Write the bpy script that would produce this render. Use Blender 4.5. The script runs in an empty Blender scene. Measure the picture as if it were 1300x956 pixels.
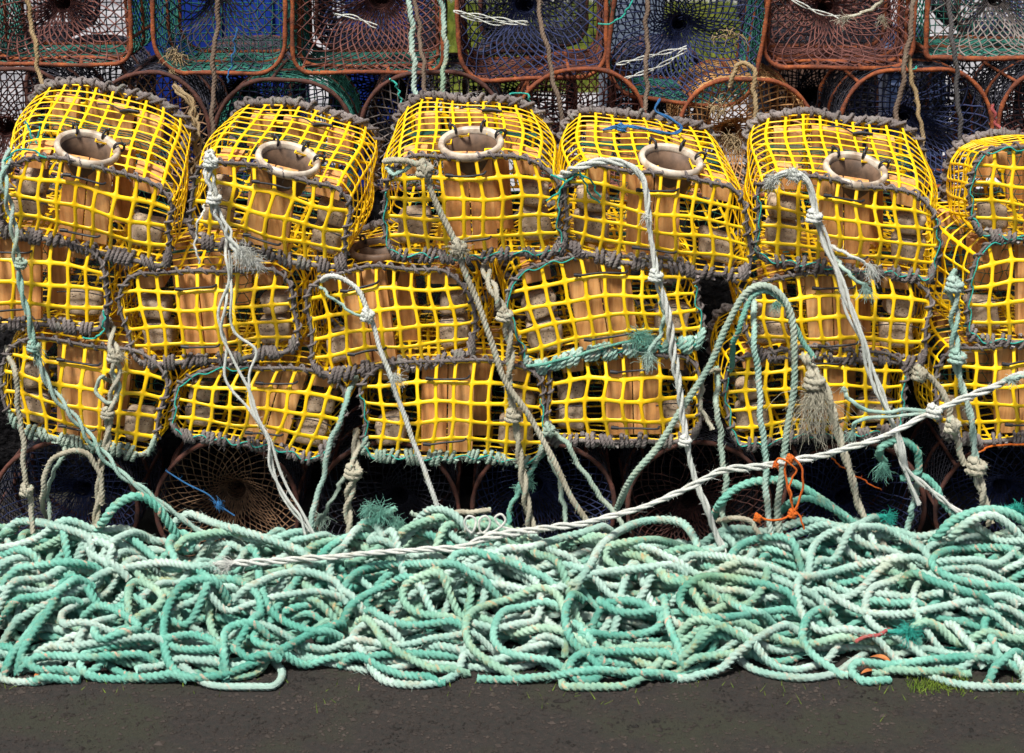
import bpy, math, random
import numpy as np
from mathutils import Vector

random.seed(7)
RNG = np.random.default_rng(7)
D = bpy.data
SC = bpy.context.scene
COL = SC.collection
R_ = math.radians

# ------------------------------------------------------------------ camera
LENS = 70.0
PITCH = R_(16.5)
CAMP = np.array([0.0, -5.0, 2.07])
FPX = LENS / 36.0 * 1300.0
CU, CD = math.cos(PITCH), math.sin(PITCH)

def ray(px, py):
    x = (px - 650.0) / FPX
    y = (478.0 - py) / FPX
    return np.array([x, CU + y * CD, -CD + y * CU])

def P(px, py, Y=0.0):
    """point of the vertical plane y = Y seen at photo pixel (px, py)"""
    d = ray(px, py)
    return CAMP + d * ((Y - CAMP[1]) / d[1])

cam = D.cameras.new('camera')
cam.lens = LENS
cam.sensor_width = 36.0
cam.clip_end = 2000
cam.dof.use_dof = True
cam.dof.focus_distance = 5.1
cam.dof.aperture_fstop = 6.3
co = D.objects.new('camera', cam)
co.location = CAMP
co.rotation_euler = (math.pi / 2 - PITCH, 0, 0)
COL.objects.link(co)
SC.camera = co

# ------------------------------------------------------------------ world, light
w = D.worlds.new('World')
SC.world = w
w.use_nodes = True
nt = w.node_tree
sky = nt.nodes.new('ShaderNodeTexSky')
sky.sky_type = 'NISHITA'
sky.sun_disc = False
sky.sun_elevation = R_(61)
sky.sun_rotation = R_(205)
sky.air_density = 0.8
sky.dust_density = 3.5
sky.ozone_density = 0.6
nt.links.new(sky.outputs[0], nt.nodes['Background'].inputs[0])
nt.nodes['Background'].inputs[1].default_value = 0.050
sun = D.lights.new('sun', 'SUN')
sun.energy = 3.5
sun.angle = R_(11)
sun.color = (1.0, 0.96, 0.90)
so = D.objects.new('sun', sun)
# from the camera side, high, slightly from the left
so.rotation_euler = (R_(-0), 0, 0)
el, az = R_(61), R_(205)   # azimuth: from +Y clockwise
dv = Vector((math.sin(az) * math.cos(el), math.cos(az) * math.cos(el), math.sin(el)))
so.rotation_euler = dv.to_track_quat('Z', 'Y').to_euler()
COL.objects.link(so)
SC.view_settings.view_transform = 'Standard'
SC.view_settings.look = 'None'
SC.view_settings.exposure = 1.0
SC.view_settings.gamma = 1.0

# ------------------------------------------------------------------ materials
def new_mat(name):
    m = D.materials.new(name)
    m.use_nodes = True
    t = m.node_tree
    return m, t, t.nodes['Principled BSDF']

def N(t, typ, **kw):
    n = t.nodes.new(typ)
    for k, v in kw.items():
        if k in n.inputs:
            n.inputs[k].default_value = v
        else:
            setattr(n, k, v)
    return n

def ramp(t, src, stops):
    r = t.nodes.new('ShaderNodeValToRGB')
    e = r.color_ramp.elements
    while len(e) < len(stops):
        e.new(0.5)
    for i, (p, c) in enumerate(stops):
        e[i].position = p
        e[i].color = tuple(c) + (1,) if len(c) == 3 else c
    t.links.new(src, r.inputs[0])
    return r.outputs[0]

def mixc(t, fac, a, b, mode='MIX'):
    n = t.nodes.new('ShaderNodeMix')
    n.data_type = 'RGBA'
    n.blend_type = mode
    for sock, v in ((n.inputs[0], fac), (n.inputs[6], a), (n.inputs[7], b)):
        if hasattr(v, 'is_linked'):
            t.links.new(v, sock)
        elif isinstance(v, (int, float)):
            sock.default_value = v
        else:
            sock.default_value = tuple(v) + (1,)
    return n.outputs[2]

def noise(t, scale, detail=4, rough=0.55, vec=None, out=0):
    n = N(t, 'ShaderNodeTexNoise')
    n.inputs['Scale'].default_value = scale
    n.inputs['Detail'].default_value = detail
    n.inputs['Roughness'].default_value = rough
    if vec is None:
        g = t.nodes.new('ShaderNodeNewGeometry')
        vec = g.outputs['Position']
    t.links.new(vec, n.inputs['Vector'])
    return n.outputs[out]

def bump(t, b, h, strength=0.5, dist=0.01):
    n = t.nodes.new('ShaderNodeBump')
    n.inputs['Strength'].default_value = strength
    n.inputs['Distance'].default_value = dist
    t.links.new(h, n.inputs['Height'])
    t.links.new(n.outputs[0], b.inputs['Normal'])

def simple_mat(name, c1, c2, scale=30, rough=0.7, bscale=None, bstr=0.3, bdist=0.003, spec=0.3):
    m, t, b = new_mat(name)
    f = noise(t, scale)
    t.links.new(ramp(t, f, [(0.35, c1), (0.65, c2)]), b.inputs['Base Color'])
    b.inputs['Roughness'].default_value = rough
    b.inputs['Specular IOR Level'].default_value = spec
    if bscale:
        bump(t, b, noise(t, bscale, 5), bstr, bdist)
    return m

def rope_mat(name, ca, cb, cdirt, fleck=None, fl_amt=0.5):
    """ca/cb two tones, cdirt stains; attribute rp = (cos a, sin a, length in m) on the strands"""
    m, t, b = new_mat(name)
    at = N(t, 'ShaderNodeAttribute', attribute_name='rp')
    sep = t.nodes.new('ShaderNodeSeparateXYZ')
    t.links.new(at.outputs['Vector'], sep.inputs[0])
    big = noise(t, 7.0, 4)
    c = ramp(t, big, [(0.35, ca), (0.62, cb)])
    fib = N(t, 'ShaderNodeMapping')
    fib.inputs['Scale'].default_value = (5, 5, 60)
    t.links.new(at.outputs['Vector'], fib.inputs['Vector'])
    fn = noise(t, 3.0, 3, 0.7, fib.outputs[0])
    lv = N(t, 'ShaderNodeMapping')
    lv.inputs['Scale'].default_value = (0.03, 0.03, 2.3)
    t.links.new(at.outputs['Vector'], lv.inputs['Vector'])
    c = mixc(t, ramp(t, noise(t, 1.0, 3, .6, lv.outputs[0]), [(0.40, (0, 0, 0)), (0.62, (0.7, 0.7, 0.7))]), c, tuple(v * (0.85 if name == 'bleached_rope' else 0.62) for v in ca))
    c = mixc(t, ramp(t, fn, [(0.35, (0, 0, 0)), (0.7, (0.42, 0.42, 0.42))]), c, tuple(min(1, v * 1.15 + 0.08) for v in cb))
    d = noise(t, 22.0, 4, 0.7)
    c = mixc(t, ramp(t, d, [(0.55, (0, 0, 0)), (0.75, (0.75, 0.75, 0.75))]), c, cdirt)
    if fleck:
        lam = N(t, 'ShaderNodeMapping')
        lam.inputs['Scale'].default_value = (0.0, 0.0, 22)
        t.links.new(at.outputs['Vector'], lam.inputs['Vector'])
        fz = noise(t, 1.0, 1, 0.5, lam.outputs[0])
        g = N(t, 'ShaderNodeMath', operation='GREATER_THAN')
        t.links.new(fz, g.inputs[0]); g.inputs[1].default_value = 0.53
        g2 = N(t, 'ShaderNodeMath', operation='GREATER_THAN')
        t.links.new(sep.outputs[0], g2.inputs[0]); g2.inputs[1].default_value = 0.80
        mu = N(t, 'ShaderNodeMath', operation='MULTIPLY')
        t.links.new(g.outputs[0], mu.inputs[0]); t.links.new(g2.outputs[0], mu.inputs[1])
        mu2 = N(t, 'ShaderNodeMath', operation='MULTIPLY')
        t.links.new(mu.outputs[0], mu2.inputs[0]); mu2.inputs[1].default_value = fl_amt
        mu3 = N(t, 'ShaderNodeMath', operation='MULTIPLY')
        t.links.new(mu2.outputs[0], mu3.inputs[0])
        t.links.new(ramp(t, noise(t, 170, 2, .6), [(0.40, (0, 0, 0)), (0.55, (1, 1, 1))]), mu3.inputs[1])
        c = mixc(t, mu3.outputs[0], c, fleck)
        st = noise(t, 2.6, 3, 0.6)
        c = mixc(t, ramp(t, st, [(0.62, (0, 0, 0)), (0.74, (0.45, 0.45, 0.45))]), c, (0.45, 0.36, 0.08))
    t.links.new(c, b.inputs['Base Color'])
    b.inputs['Roughness'].default_value = 0.75
    b.inputs['Specular IOR Level'].default_value = 0.25
    bump(t, b, noise(t, 3.2, 3, 0.7, fib.outputs[0]), 1.0, 0.004)
    return m

M = {}
M['mint'] = rope_mat('mint_rope', (0.06, 0.42, 0.31), (0.36, 0.70, 0.57), (0.40, 0.40, 0.24), (0.80, 0.42, 0.30), 0.75)
M['mint2'] = rope_mat('pale_mint_rope', (0.26, 0.58, 0.47), (0.64, 0.79, 0.70), (0.46, 0.40, 0.26), (0.80, 0.48, 0.36), 0.5)
M['deep'] = rope_mat('deep_green_rope', (0.05, 0.36, 0.27), (0.24, 0.58, 0.46), (0.34, 0.36, 0.2), (0.75, 0.4, 0.28), 0.6)
M['stain'] = rope_mat('stained_rope', (0.16, 0.46, 0.34), (0.46, 0.68, 0.50), (0.46, 0.36, 0.10), (0.7, 0.4, 0.2), 0.6)
M['teal'] = rope_mat('teal_rope', (0.01, 0.46, 0.36), (0.06, 0.62, 0.50), (0.12, 0.42, 0.32))
M['white'] = rope_mat('bleached_rope', (0.76, 0.82, 0.73), (0.88, 0.89, 0.82), (0.55, 0.52, 0.38))
M['beige'] = rope_mat('beige_rope', (0.46, 0.42, 0.30), (0.66, 0.63, 0.49), (0.24, 0.18, 0.10), (0.35, 0.60, 0.48), 0.6)
M['sea'] = rope_mat('weathered_green_rope', (0.30, 0.50, 0.40), (0.56, 0.66, 0.54), (0.36, 0.32, 0.20), (0.55, 0.5, 0.38), 0.5)
M['grey'] = rope_mat('grey_lacing_rope', (0.13, 0.105, 0.10), (0.36, 0.31, 0.29), (0.34, 0.38, 0.30))
M['brown'] = rope_mat('brown_rope', (0.17, 0.11, 0.075), (0.30, 0.22, 0.16), (0.38, 0.33, 0.25))
M['tan'] = rope_mat('tan_rope', (0.42, 0.28, 0.12), (0.55, 0.42, 0.24), (0.25, 0.15, 0.08))
M['dark'] = rope_mat('charcoal_rope', (0.05, 0.05, 0.055), (0.13, 0.12, 0.12), (0.2, 0.18, 0.16))
M['orange'] = rope_mat('orange_twine', (0.88, 0.14, 0.008), (0.92, 0.20, 0.01), (0.6, 0.15, 0.05))
M['red'] = rope_mat('faded_red_twist', (0.50, 0.07, 0.08), (0.62, 0.16, 0.14), (0.3, 0.3, 0.2), (0.1, .5, .4), .9)
M['blue'] = rope_mat('blue_twine', (0.02, 0.13, 0.40), (0.04, 0.24, 0.55), (0.05, 0.1, 0.2))

def yellow_mat():
    m, t, b = new_mat('yellow_plastic_net')
    f = noise(t, 9, 4)
    c = ramp(t, f, [(0.3, (0.82, 0.465, 0.002)), (0.7, (0.90, 0.59, 0.008))])
    d = noise(t, 45, 5, 0.7)
    c = mixc(t, ramp(t, d, [(0.60, (0, 0, 0)), (0.80, (0.5, 0.5, 0.5))]), c, (0.42, 0.27, 0.05))
    t.links.new(c, b.inputs['Base Color'])
    b.inputs['Roughness'].default_value = 0.36
    b.inputs['Specular IOR Level'].default_value = 0.5
    bump(t, b, noise(t, 160, 3), 0.15, 0.002)
    return m
M['yellow'] = yellow_mat()

def wood_mat():
    m, t, b = new_mat('trap_wood')
    oi = N(t, 'ShaderNodeObjectInfo')
    g = t.nodes.new('ShaderNodeNewGeometry')
    mp = N(t, 'ShaderNodeMapping')
    mp.inputs['Scale'].default_value = (60, 60, 5)
    t.links.new(g.outputs['Position'], mp.inputs['Vector'])
    n = noise(t, 1.3, 5, 0.6, mp.outputs[0])
    c = ramp(t, n, [(0.25, (0.28, 0.11, 0.030)), (0.45, (0.56, 0.28, 0.09)), (0.7, (0.72, 0.43, 0.17))])
    hue = ramp(t, oi.outputs['Random'], [(0.0, (1.0, 0.85, 0.72)), (0.5, (0.95, 0.95, 0.9)), (1.0, (0.86, 0.74, 0.62))])
    c = mixc(t, 1.0, c, hue, 'MULTIPLY')
    st = noise(t, 28, 4, 0.6)
    c = mixc(t, ramp(t, st, [(0.52, (0, 0, 0)), (0.8, (0.6, 0.6, 0.6))]), c, (0.16, 0.10, 0.06))
    t.links.new(c, b.inputs['Base Color'])
    b.inputs['Roughness'].default_value = 0.75
    bump(t, b, n, 0.5, 0.003)
    return m
M['wood'] = wood_mat()

def concrete_mat():
    m, t, b = new_mat('cast_concrete')
    n = noise(t, 60, 5, 0.7)
    c = ramp(t, n, [(0.3, (0.20, 0.14, 0.09)), (0.55, (0.42, 0.32, 0.215)), (0.8, (0.54, 0.44, 0.32))])
    g = t.nodes.new('ShaderNodeNewGeometry')
    v = N(t, 'ShaderNodeTexVoronoi')
    v.inputs['Scale'].default_value = 140
    t.links.new(g.outputs['Position'], v.inputs['Vector'])
    pits = ramp(t, v.outputs['Distance'], [(0.12, (0, 0, 0)), (0.26, (1, 1, 1))])
    c = mixc(t, pits, (0.06, 0.04, 0.03), c)
    t.links.new(c, b.inputs['Base Color'])
    b.inputs['Roughness'].default_value = 0.9
    bump(t, b, pits, 0.8, 0.004)
    return m
M['concrete'] = concrete_mat()

def rust_mat():
    m, t, b = new_mat('rusty_iron')
    n = noise(t, 24, 7, 0.8)
    c = ramp(t, n, [(0.3, (0.035, 0.014, 0.010)), (0.5, (0.18, 0.042, 0.012)), (0.70, (0.42, 0.11, 0.02))])
    t.links.new(c, b.inputs['Base Color'])
    b.inputs['Roughness'].default_value = 0.85
    bump(t, b, noise(t, 120, 5, 0.7), 0.8, 0.004)
    return m
M['rust'] = rust_mat()
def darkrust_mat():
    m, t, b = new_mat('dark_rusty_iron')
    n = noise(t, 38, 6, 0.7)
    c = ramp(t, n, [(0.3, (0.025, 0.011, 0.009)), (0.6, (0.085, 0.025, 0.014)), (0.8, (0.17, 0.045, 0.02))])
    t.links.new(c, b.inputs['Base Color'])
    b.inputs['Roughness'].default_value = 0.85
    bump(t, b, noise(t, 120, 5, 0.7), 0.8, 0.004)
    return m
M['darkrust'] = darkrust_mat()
M['ring'] = simple_mat('cream_pvc', (0.26, 0.19, 0.13), (0.58, 0.51, 0.41), 32, 0.5, 60, 0.15, 0.002, 0.5)
M['ringdark'] = simple_mat('brown_pvc', (0.06, 0.036, 0.022), (0.15, 0.09, 0.055), 25, 0.6)
M['black'] = simple_mat('black_plastic', (0.012, 0.012, 0.014), (0.03, 0.03, 0.035), 60, 0.45)
M['net_maroon'] = simple_mat('maroon_netting', (0.055, 0.022, 0.022), (0.17, 0.066, 0.052), 40, 0.8)
M['net_black'] = simple_mat('black_netting', (0.012, 0.013, 0.02), (0.04, 0.04, 0.055), 40, 0.8)
M['net_navy'] = simple_mat('navy_netting', (0.010, 0.014, 0.045), (0.028, 0.04, 0.11), 40, 0.8)
M['net_green'] = simple_mat('green_netting', (0.015, 0.10, 0.08), (0.04, 0.20, 0.15), 40, 0.8)
M['net_tan'] = simple_mat('tan_netting', (0.34, 0.17, 0.06), (0.50, 0.28, 0.12), 40, 0.8)
M['net_brown'] = simple_mat('brown_netting', (0.10, 0.055, 0.03), (0.25, 0.145, 0.08), 40, 0.8)
M['net_grey'] = simple_mat('grey_netting', (0.10, 0.09, 0.085), (0.26, 0.22, 0.20), 40, 0.8)
M['net_dim'] = simple_mat('dim_red_netting', (0.03, 0.014, 0.012), (0.09, 0.035, 0.028), 40, 0.8)
M['heap'] = simple_mat('filler_black', (0.003, 0.003, 0.004), (0.016, 0.015, 0.016), 60, 0.95, 45, 1.0, 0.02, 0.1)  # near-black for the light-blocking mass added behind the traps
M['rubber'] = simple_mat('old_tyre_rubber', (0.010, 0.010, 0.011), (0.028, 0.026, 0.026), 20, 0.85, 90, 0.4, 0.003)

# ------------------------------------------------------------------ mesh accumulator
class MB:
    def __init__(s):
        s.v = []; s.f = []; s.t3 = []; s.rp = []; s.n = 0; s.sm = []
    def add(s, v, f, rp=None):
        v = np.asarray(v, float).reshape(-1, 3)
        f = np.asarray(f, int)
        if f.shape[1] == 4:
            s.f.append(f + s.n)
        else:
            s.t3.append(f + s.n)
        s.v.append(v)
        s.rp.append(np.zeros((len(v), 3)) if rp is None else rp)
        s.n += len(v)
    def build(s, name, mat, parent=None, smooth=True, origin=None):
        v = np.concatenate(s.v) if s.v else np.zeros((0, 3))
        org = np.zeros(3)
        if parent is None:
            org = np.array([v[:, 0].mean(), v[:, 1].mean(), v[:, 2].min()]) if origin is None else np.asarray(origin, float)
        else:
            org = np.array(parent.matrix_world.translation) if origin is None else origin
        me = D.meshes.new(name)
        q = np.concatenate(s.f) if s.f else np.zeros((0, 4), int)
        t = np.concatenate(s.t3) if s.t3 else np.zeros((0, 3), int)
        me.vertices.add(len(v))
        me.vertices.foreach_set('co', (v - org).astype(np.float32).ravel())
        me.loops.add(q.size + t.size)
        me.loops.foreach_set('vertex_index', np.concatenate([q.ravel(), t.ravel()]).astype(np.int32))
        me.polygons.add(len(q) + len(t))
        st = np.concatenate([np.arange(len(q)) * 4, q.size + np.arange(len(t)) * 3]).astype(np.int32)
        me.polygons.foreach_set('loop_start', st)
        me.polygons.foreach_set('use_smooth', np.full(len(q) + len(t), smooth))
        me.update(calc_edges=True)
        rp = np.concatenate(s.rp)
        if np.abs(rp).sum() > 0:
            a = me.attributes.new('rp', 'FLOAT_VECTOR', 'POINT')
            a.data.foreach_set('vector', rp.astype(np.float32).ravel())
        me.materials.append(mat if not isinstance(mat, str) else M[mat])
        o = D.objects.new(name, me)
        COL.objects.link(o)
        if parent is not None:
            o.parent = parent
        else:
            o.location = org
        return o

def tag(o, label=None, cat=None, group=None, kind=None):
    if label: o['label'] = label
    if cat: o['category'] = cat
    if group: o['group'] = group
    if kind: o['kind'] = kind
    return o

def empty(name, loc):
    o = D.objects.new(name, None)
    o.empty_display_size = 0.05
    o.location = loc
    COL.objects.link(o)
    o.matrix_world.translation = Vector(loc)
    return o

# ------------------------------------------------------------------ curve helpers
def spline(pts, step=0.004, closed=False):
    p = np.asarray(pts, float)
    if len(p) == 2:
        p = np.array([p[0], p[0] * .5 + p[1] * .5, p[1]])
    n = len(p)
    if closed:
        ext = np.vstack([p[-1], p, p[0], p[1]])
        segs = n
    else:
        ext = np.vstack([2 * p[0] - p[1], p, 2 * p[-1] - p[-2]])
        segs = n - 1
    t = np.linspace(0, 1, 13)[:-1][:, None]
    out = []
    for i in range(segs):
        a, b, c, d = ext[i], ext[i + 1], ext[i + 2], ext[i + 3]
        out.append(0.5 * ((2 * b) + (-a + c) * t + (2 * a - 5 * b + 4 * c - d) * t ** 2 + (-a + 3 * b - 3 * c + d) * t ** 3))
    out.append((p[0] if closed else p[-1])[None])
    q = np.vstack(out)
    return resample(q, step)

def resample(q, step):
    dl = np.linalg.norm(np.diff(q, axis=0), axis=1)
    s = np.concatenate([[0], np.cumsum(dl)])
    m = max(3, int(round(s[-1] / step)) + 1)
    u = np.linspace(0, s[-1], m)
    return np.stack([np.interp(u, s, q[:, k]) for k in range(q.shape[1])], 1)

def frames(p):
    """parallel transport frame along p"""
    T = np.gradient(p, axis=0)
    T /= np.maximum(np.linalg.norm(T, axis=1, keepdims=True), 1e-9)
    n = len(p)
    U = np.zeros((n, 3))
    u = np.cross(T[0], [0.3, 0.5, 0.81])
    u /= np.linalg.norm(u)
    Tl = T.tolist()
    ux, uy, uz = u
    for i in range(n):
        tx, ty, tz = Tl[i]
        d = ux * tx + uy * ty + uz * tz
        ux -= d * tx; uy -= d * ty; uz -= d * tz
        l = math.sqrt(ux * ux + uy * uy + uz * uz) or 1.0
        ux /= l; uy /= l; uz /= l
        U[i] = (ux, uy, uz)
    V = np.cross(T, U)
    return T, U, V

def _grid_faces(n, k):
    i = np.arange(n - 1)[:, None] * k
    j = np.arange(k)[None]
    j2 = (j + 1) % k
    return np.stack([i + j, i + j2, i + k + j2, i + k + j], -1).reshape(-1, 4)

def _cap(b, n, k, base_n):
    pass

def tube(mb, p, r, k=6, flat=1.0, s0=0.0):
    """smooth round tube along p (r scalar or per point)"""
    p = np.asarray(p, float)
    T, U, V = frames(p)
    r = np.broadcast_to(r, (len(p),)).copy()
    a = np.arange(k) / k * 2 * np.pi
    ca, sa = np.cos(a), np.sin(a)
    v = p[:, None] + r[:, None, None] * (ca[None, :, None] * U[:, None] + flat * sa[None, :, None] * V[:, None])
    s = np.concatenate([[0], np.cumsum(np.linalg.norm(np.diff(p, axis=0), axis=1))]) + s0
    rp = np.stack([np.broadcast_to(ca, (len(p), k)), np.broadcast_to(sa, (len(p), k)), np.broadcast_to(s[:, None], (len(p), k))], -1)
    base = mb.n
    mb.add(v.reshape(-1, 3), _grid_faces(len(p), k), rp.reshape(-1, 3))
    # end caps
    for e, idx in ((0, 0), (1, len(p) - 1)):
        ring = v[idx]
        cc = ring.mean(0)
        vv = np.vstack([ring, cc])
        f = [(i, k, (i + 1) % k) if e else ((i + 1) % k, k, i) for i in range(k)]
        mb.add(vv, np.array(f), np.tile([0.3, 0.3, s[idx]], (k + 1, 1)))

NK = 18
FA = np.arange(NK) / NK * 2 * np.pi
def lobe(th):
    ph = np.abs(((th + np.pi / 3) % (2 * np.pi / 3)) - np.pi / 3)
    return 0.53 * np.cos(ph) + np.sqrt(np.maximum(0.47 ** 2 - (0.53 * np.sin(ph)) ** 2, 0.0025))
_phi = np.abs(((np.arange(12) * 30.0 + 60) % 120) - 60)
_pr = np.radians(_phi)
LOBE = 0.47 * np.cos(_pr) + np.sqrt(0.53 ** 2 - (0.47 * np.sin(_pr)) ** 2)
LA = np.radians(np.arange(12) * 30.0)

def rope(mb, p, R=0.009, lay=None, hairs=60, hl=0.010, fuzz=0.4, amp=1.0):
    """three strand laid rope swept along p"""
    p = np.asarray(p, float)
    lay = lay or R * 4.0
    T, U, V = frames(p)
    s = np.concatenate([[0], np.cumsum(np.linalg.norm(np.diff(p, axis=0), axis=1))])
    s_off = RNG.random() * 9
    mt = FA[None] - (s / lay * 2 * np.pi)[:, None] - np.floor(RNG.random() * 18) / 18 * 2 * np.pi      # angle in the frame of the strands
    rr = R * (1 - amp * (1 - lobe(mt)))[..., None]
    rr = rr * (1 + 0.05 * np.sin(s * 37 + s_off))[:, None, None]
    v = p[:, None] + rr * (np.cos(FA)[None, :, None] * U[:, None] + np.sin(FA)[None, :, None] * V[:, None])
    rp = np.stack([np.cos(mt), np.sin(mt), np.broadcast_to((s + s_off)[:, None], mt.shape)], -1)
    mb.add(v.reshape(-1, 3), _grid_faces(len(p), NK), rp.reshape(-1, 3))
    for e, idx in ((0, 0), (1, len(p) - 1)):
        vv = np.vstack([v[idx], p[idx]])
        f = [(i, NK, (i + 1) % NK) if e else ((i + 1) % NK, NK, i) for i in range(NK)]
        mb.add(vv, np.array(f), np.tile([0.3, 0.3, s_off], (NK + 1, 1)))
    # loose fibres
    n = int(s[-1] * hairs * 6)
    if n > 0:
        i = RNG.integers(1, len(p) - 1, n)
        a = RNG.random(n) * 2 * np.pi
        out = np.cos(a)[:, None] * U[i] + np.sin(a)[:, None] * V[i]
        tang = T[i] * RNG.normal(0, 1.2, (n, 1)) + RNG.normal(0, fuzz, (n, 3))
        L = hl * RNG.random((n, 1)) ** 2.0 + 0.002
        b = p[i] + out * R * 0.8
        d = out * 0.8 + tang * 0.8
        tip = b + d * L
        side = np.cross(d, RNG.normal(0, 1, (n, 3)))
        side /= np.maximum(np.linalg.norm(side, axis=1, keepdims=True), 1e-6)
        w_ = 0.00035
        vv = np.stack([b - side * w_, b + side * w_, tip], 1).reshape(-1, 3)
        f = np.arange(3 * n).reshape(-1, 3)
        mb.add(vv, f, np.tile([0.2, 0.2, s_off], (3 * n, 1)))

def fray(mb, c, d, L=0.05, n=70, spread=0.6, r=0.0007, curl=0.3):
    """a brush of loose fibres at a cut rope end"""
    c = np.asarray(c, float); d = np.asarray(d, float)
    d = d / np.linalg.norm(d)
    for _ in range(n):
        q = c + RNG.normal(0, 0.0035, 3)
        v = d + RNG.normal(0, spread, 3)
        v /= np.linalg.norm(v)
        l = L * RNG.uniform(0.25, 1.15)
        pts = [q]
        for k in range(5):
            v = v + RNG.normal(0, curl + .12, 3) + np.array([0, 0, -0.22])
            v /= np.linalg.norm(v)
            q = q + v * l / 5
            pts.append(q)
        tube(mb, np.array(pts), np.linspace(r, r * 0.5, 6) * 1.05, 3)

def knot(mb, c, ax, R=0.008, turns=2.5, rad=1.5, sq=1.0, fuzzy=0):
    """a compact hitch: turns of rope wound round an axis plus a crossing turn"""
    c = np.asarray(c, float); ax = np.asarray(ax, float); ax /= np.linalg.norm(ax)
    u = np.cross(ax, [0.1, 1, 0.2]); u /= np.linalg.norm(u)
    v = np.cross(ax, u)
    t = np.linspace(0, turns * 2 * np.pi, int(turns * 22))
    R = R * .88
    rr = R * rad
    h = (t / t[-1] - 0.5) * turns * R * 1.5
    p = c + rr * (np.cos(t)[:, None] * u + np.sin(t)[:, None] * v) + h[:, None] * ax
    rope(mb, resample(p, R * 0.5), R, hairs=80)
    t = np.linspace(-0.2, np.pi + 0.2, 16)
    q = c + (R * 1.9 * np.sin(t))[:, None] * (-v if v[1] > 0 else v) + (turns * R * 1.1 * np.cos(t))[:, None] * (ax * 0.8 + u * 0.5)
    rope(mb, resample(q, R * 0.5), R * 0.95, hairs=80)
    if fuzzy:
        for _ in range(fuzzy):
            fray(mb, c + RNG.normal(0, R * 0.8, 3), RNG.normal(0, 1, 3) + np.array([0, -0.7, 0]), 0.028, 9, 0.9)

# photo crops used while tracing
REG = {'tl': (0, 0), 'tm': (430, 0), 'tr': (860, 0), 'ml': (0, 290), 'mm': (430, 290), 'mr': (860, 290),
       'bl': (0, 560), 'bm': (430, 560), 'br': (860, 560), 'px': (0, 0)}
def Z(reg, pts):
    ox, oy = REG[reg]
    k = 1.0 if reg == 'px' else 2.9545
    return [(ox + a / k, oy + b / k) for a, b in pts]

# ------------------------------------------------------------------ yellow parlour traps
def netsheet(mb, S, nu, nv, w=0.20, t=0.0017, keep=None):
    """extruded plastic mesh: grid of cells with rounded holes, S(u, v) maps cell units to space"""
    h = 0.5 - w / 2
    r = 0.13
    m = h - r
    k = h - 0.29 * r
    inner, outer = [], []
    for sx, sy in ((1, 1), (-1, 1), (-1, -1), (1, -1)):
        tri_i = [(sx * h, sy * m), (sx * k, sy * k), (sx * m, sy * h)]
        tri_o = [(sx * .5, sy * m), (sx * .5, sy * .5), (sx * m, sy * .5)]
        if sx * sy < 0:
            tri_i.reverse(); tri_o.reverse()
        inner += tri_i; outer += tri_o
    inner = np.array(inner); outer = np.array(outer)
    mid = outer * 0.45 + inner * 0.55
    cu, cv = np.meshgrid(np.arange(nu) + .5, np.arange(nv) + .5, indexing='ij')
    cells = np.stack([cu.ravel(), cv.ravel()], 1)
    if keep is not None:
        cells = cells[keep(cells[:, 0] / nu, cells[:, 1] / nv)]
    nc = len(cells)
    def pos(tmpl):
        uv = cells[:, None] + tmpl[None]
        u, v = uv[..., 0].ravel(), uv[..., 1].ravel()
        p = S(u, v)
        return p, u, v
    po, u, v = pos(outer)
    e = 0.12
    # normals from a slightly blurred tangent, same lookup for shared corners
    du = S(u + e, v) - S(u - e, v)
    dv = S(u, v + e) - S(u, v - e)
    nn = np.cross(du, dv)
    nn /= np.maximum(np.linalg.norm(nn, axis=1, keepdims=True), 1e-9)
    pi, _, _ = pos(inner)
    pm, _, _ = pos(mid)
    layers = [po + nn * t, pm + nn * t * .8, pi, pm - nn * t * .8, po - nn * t]
    V = np.stack([l.reshape(nc, 12, 3) for l in layers], 1)      # nc,5,12,3
    base = np.arange(nc)[:, None, None] * 60
    a = np.arange(4)[None, :, None] * 12
    j = np.arange(12)[None, None, :]
    j2 = (j + 1) % 12
    F = np.stack([base + a + j, base + a + j2, base + a + 12 + j2, base + a + 12 + j], -1).reshape(-1, 4)
    mb.add(V.reshape(-1, 3), F[:, ::-1])

def warped_box(mb, F, a0, a1, b0, b1, c0, c1, n=5):
    """box in trap coordinates, with a small chamfer"""
    pts = []
    ch = 0.03
    bs = np.linspace(b0, b1, n)
    sec = [(0, ch), (ch, 0), (1 - ch, 0), (1, ch), (1, 1 - ch), (1 - ch, 1), (ch, 1), (0, 1 - ch)]
    V = []
    for b in bs:
        for (x, y) in sec:
            V.append((a0 + (a1 - a0) * x, b, c0 + (c1 - c0) * y))
    V = np.array(V)
    V = F(V[:, 0], V[:, 1], V[:, 2], flat=True)
    base = mb.n
    mb.add(V, _grid_faces(n, 8))
    for idx in (0, n - 1):
        ring = V[idx * 8:(idx + 1) * 8]
        vv = np.vstack([ring, ring.mean(0)])
        mb.add(vv, np.array([(i, 8, (i + 1) % 8) for i in range(8)]))

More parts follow.
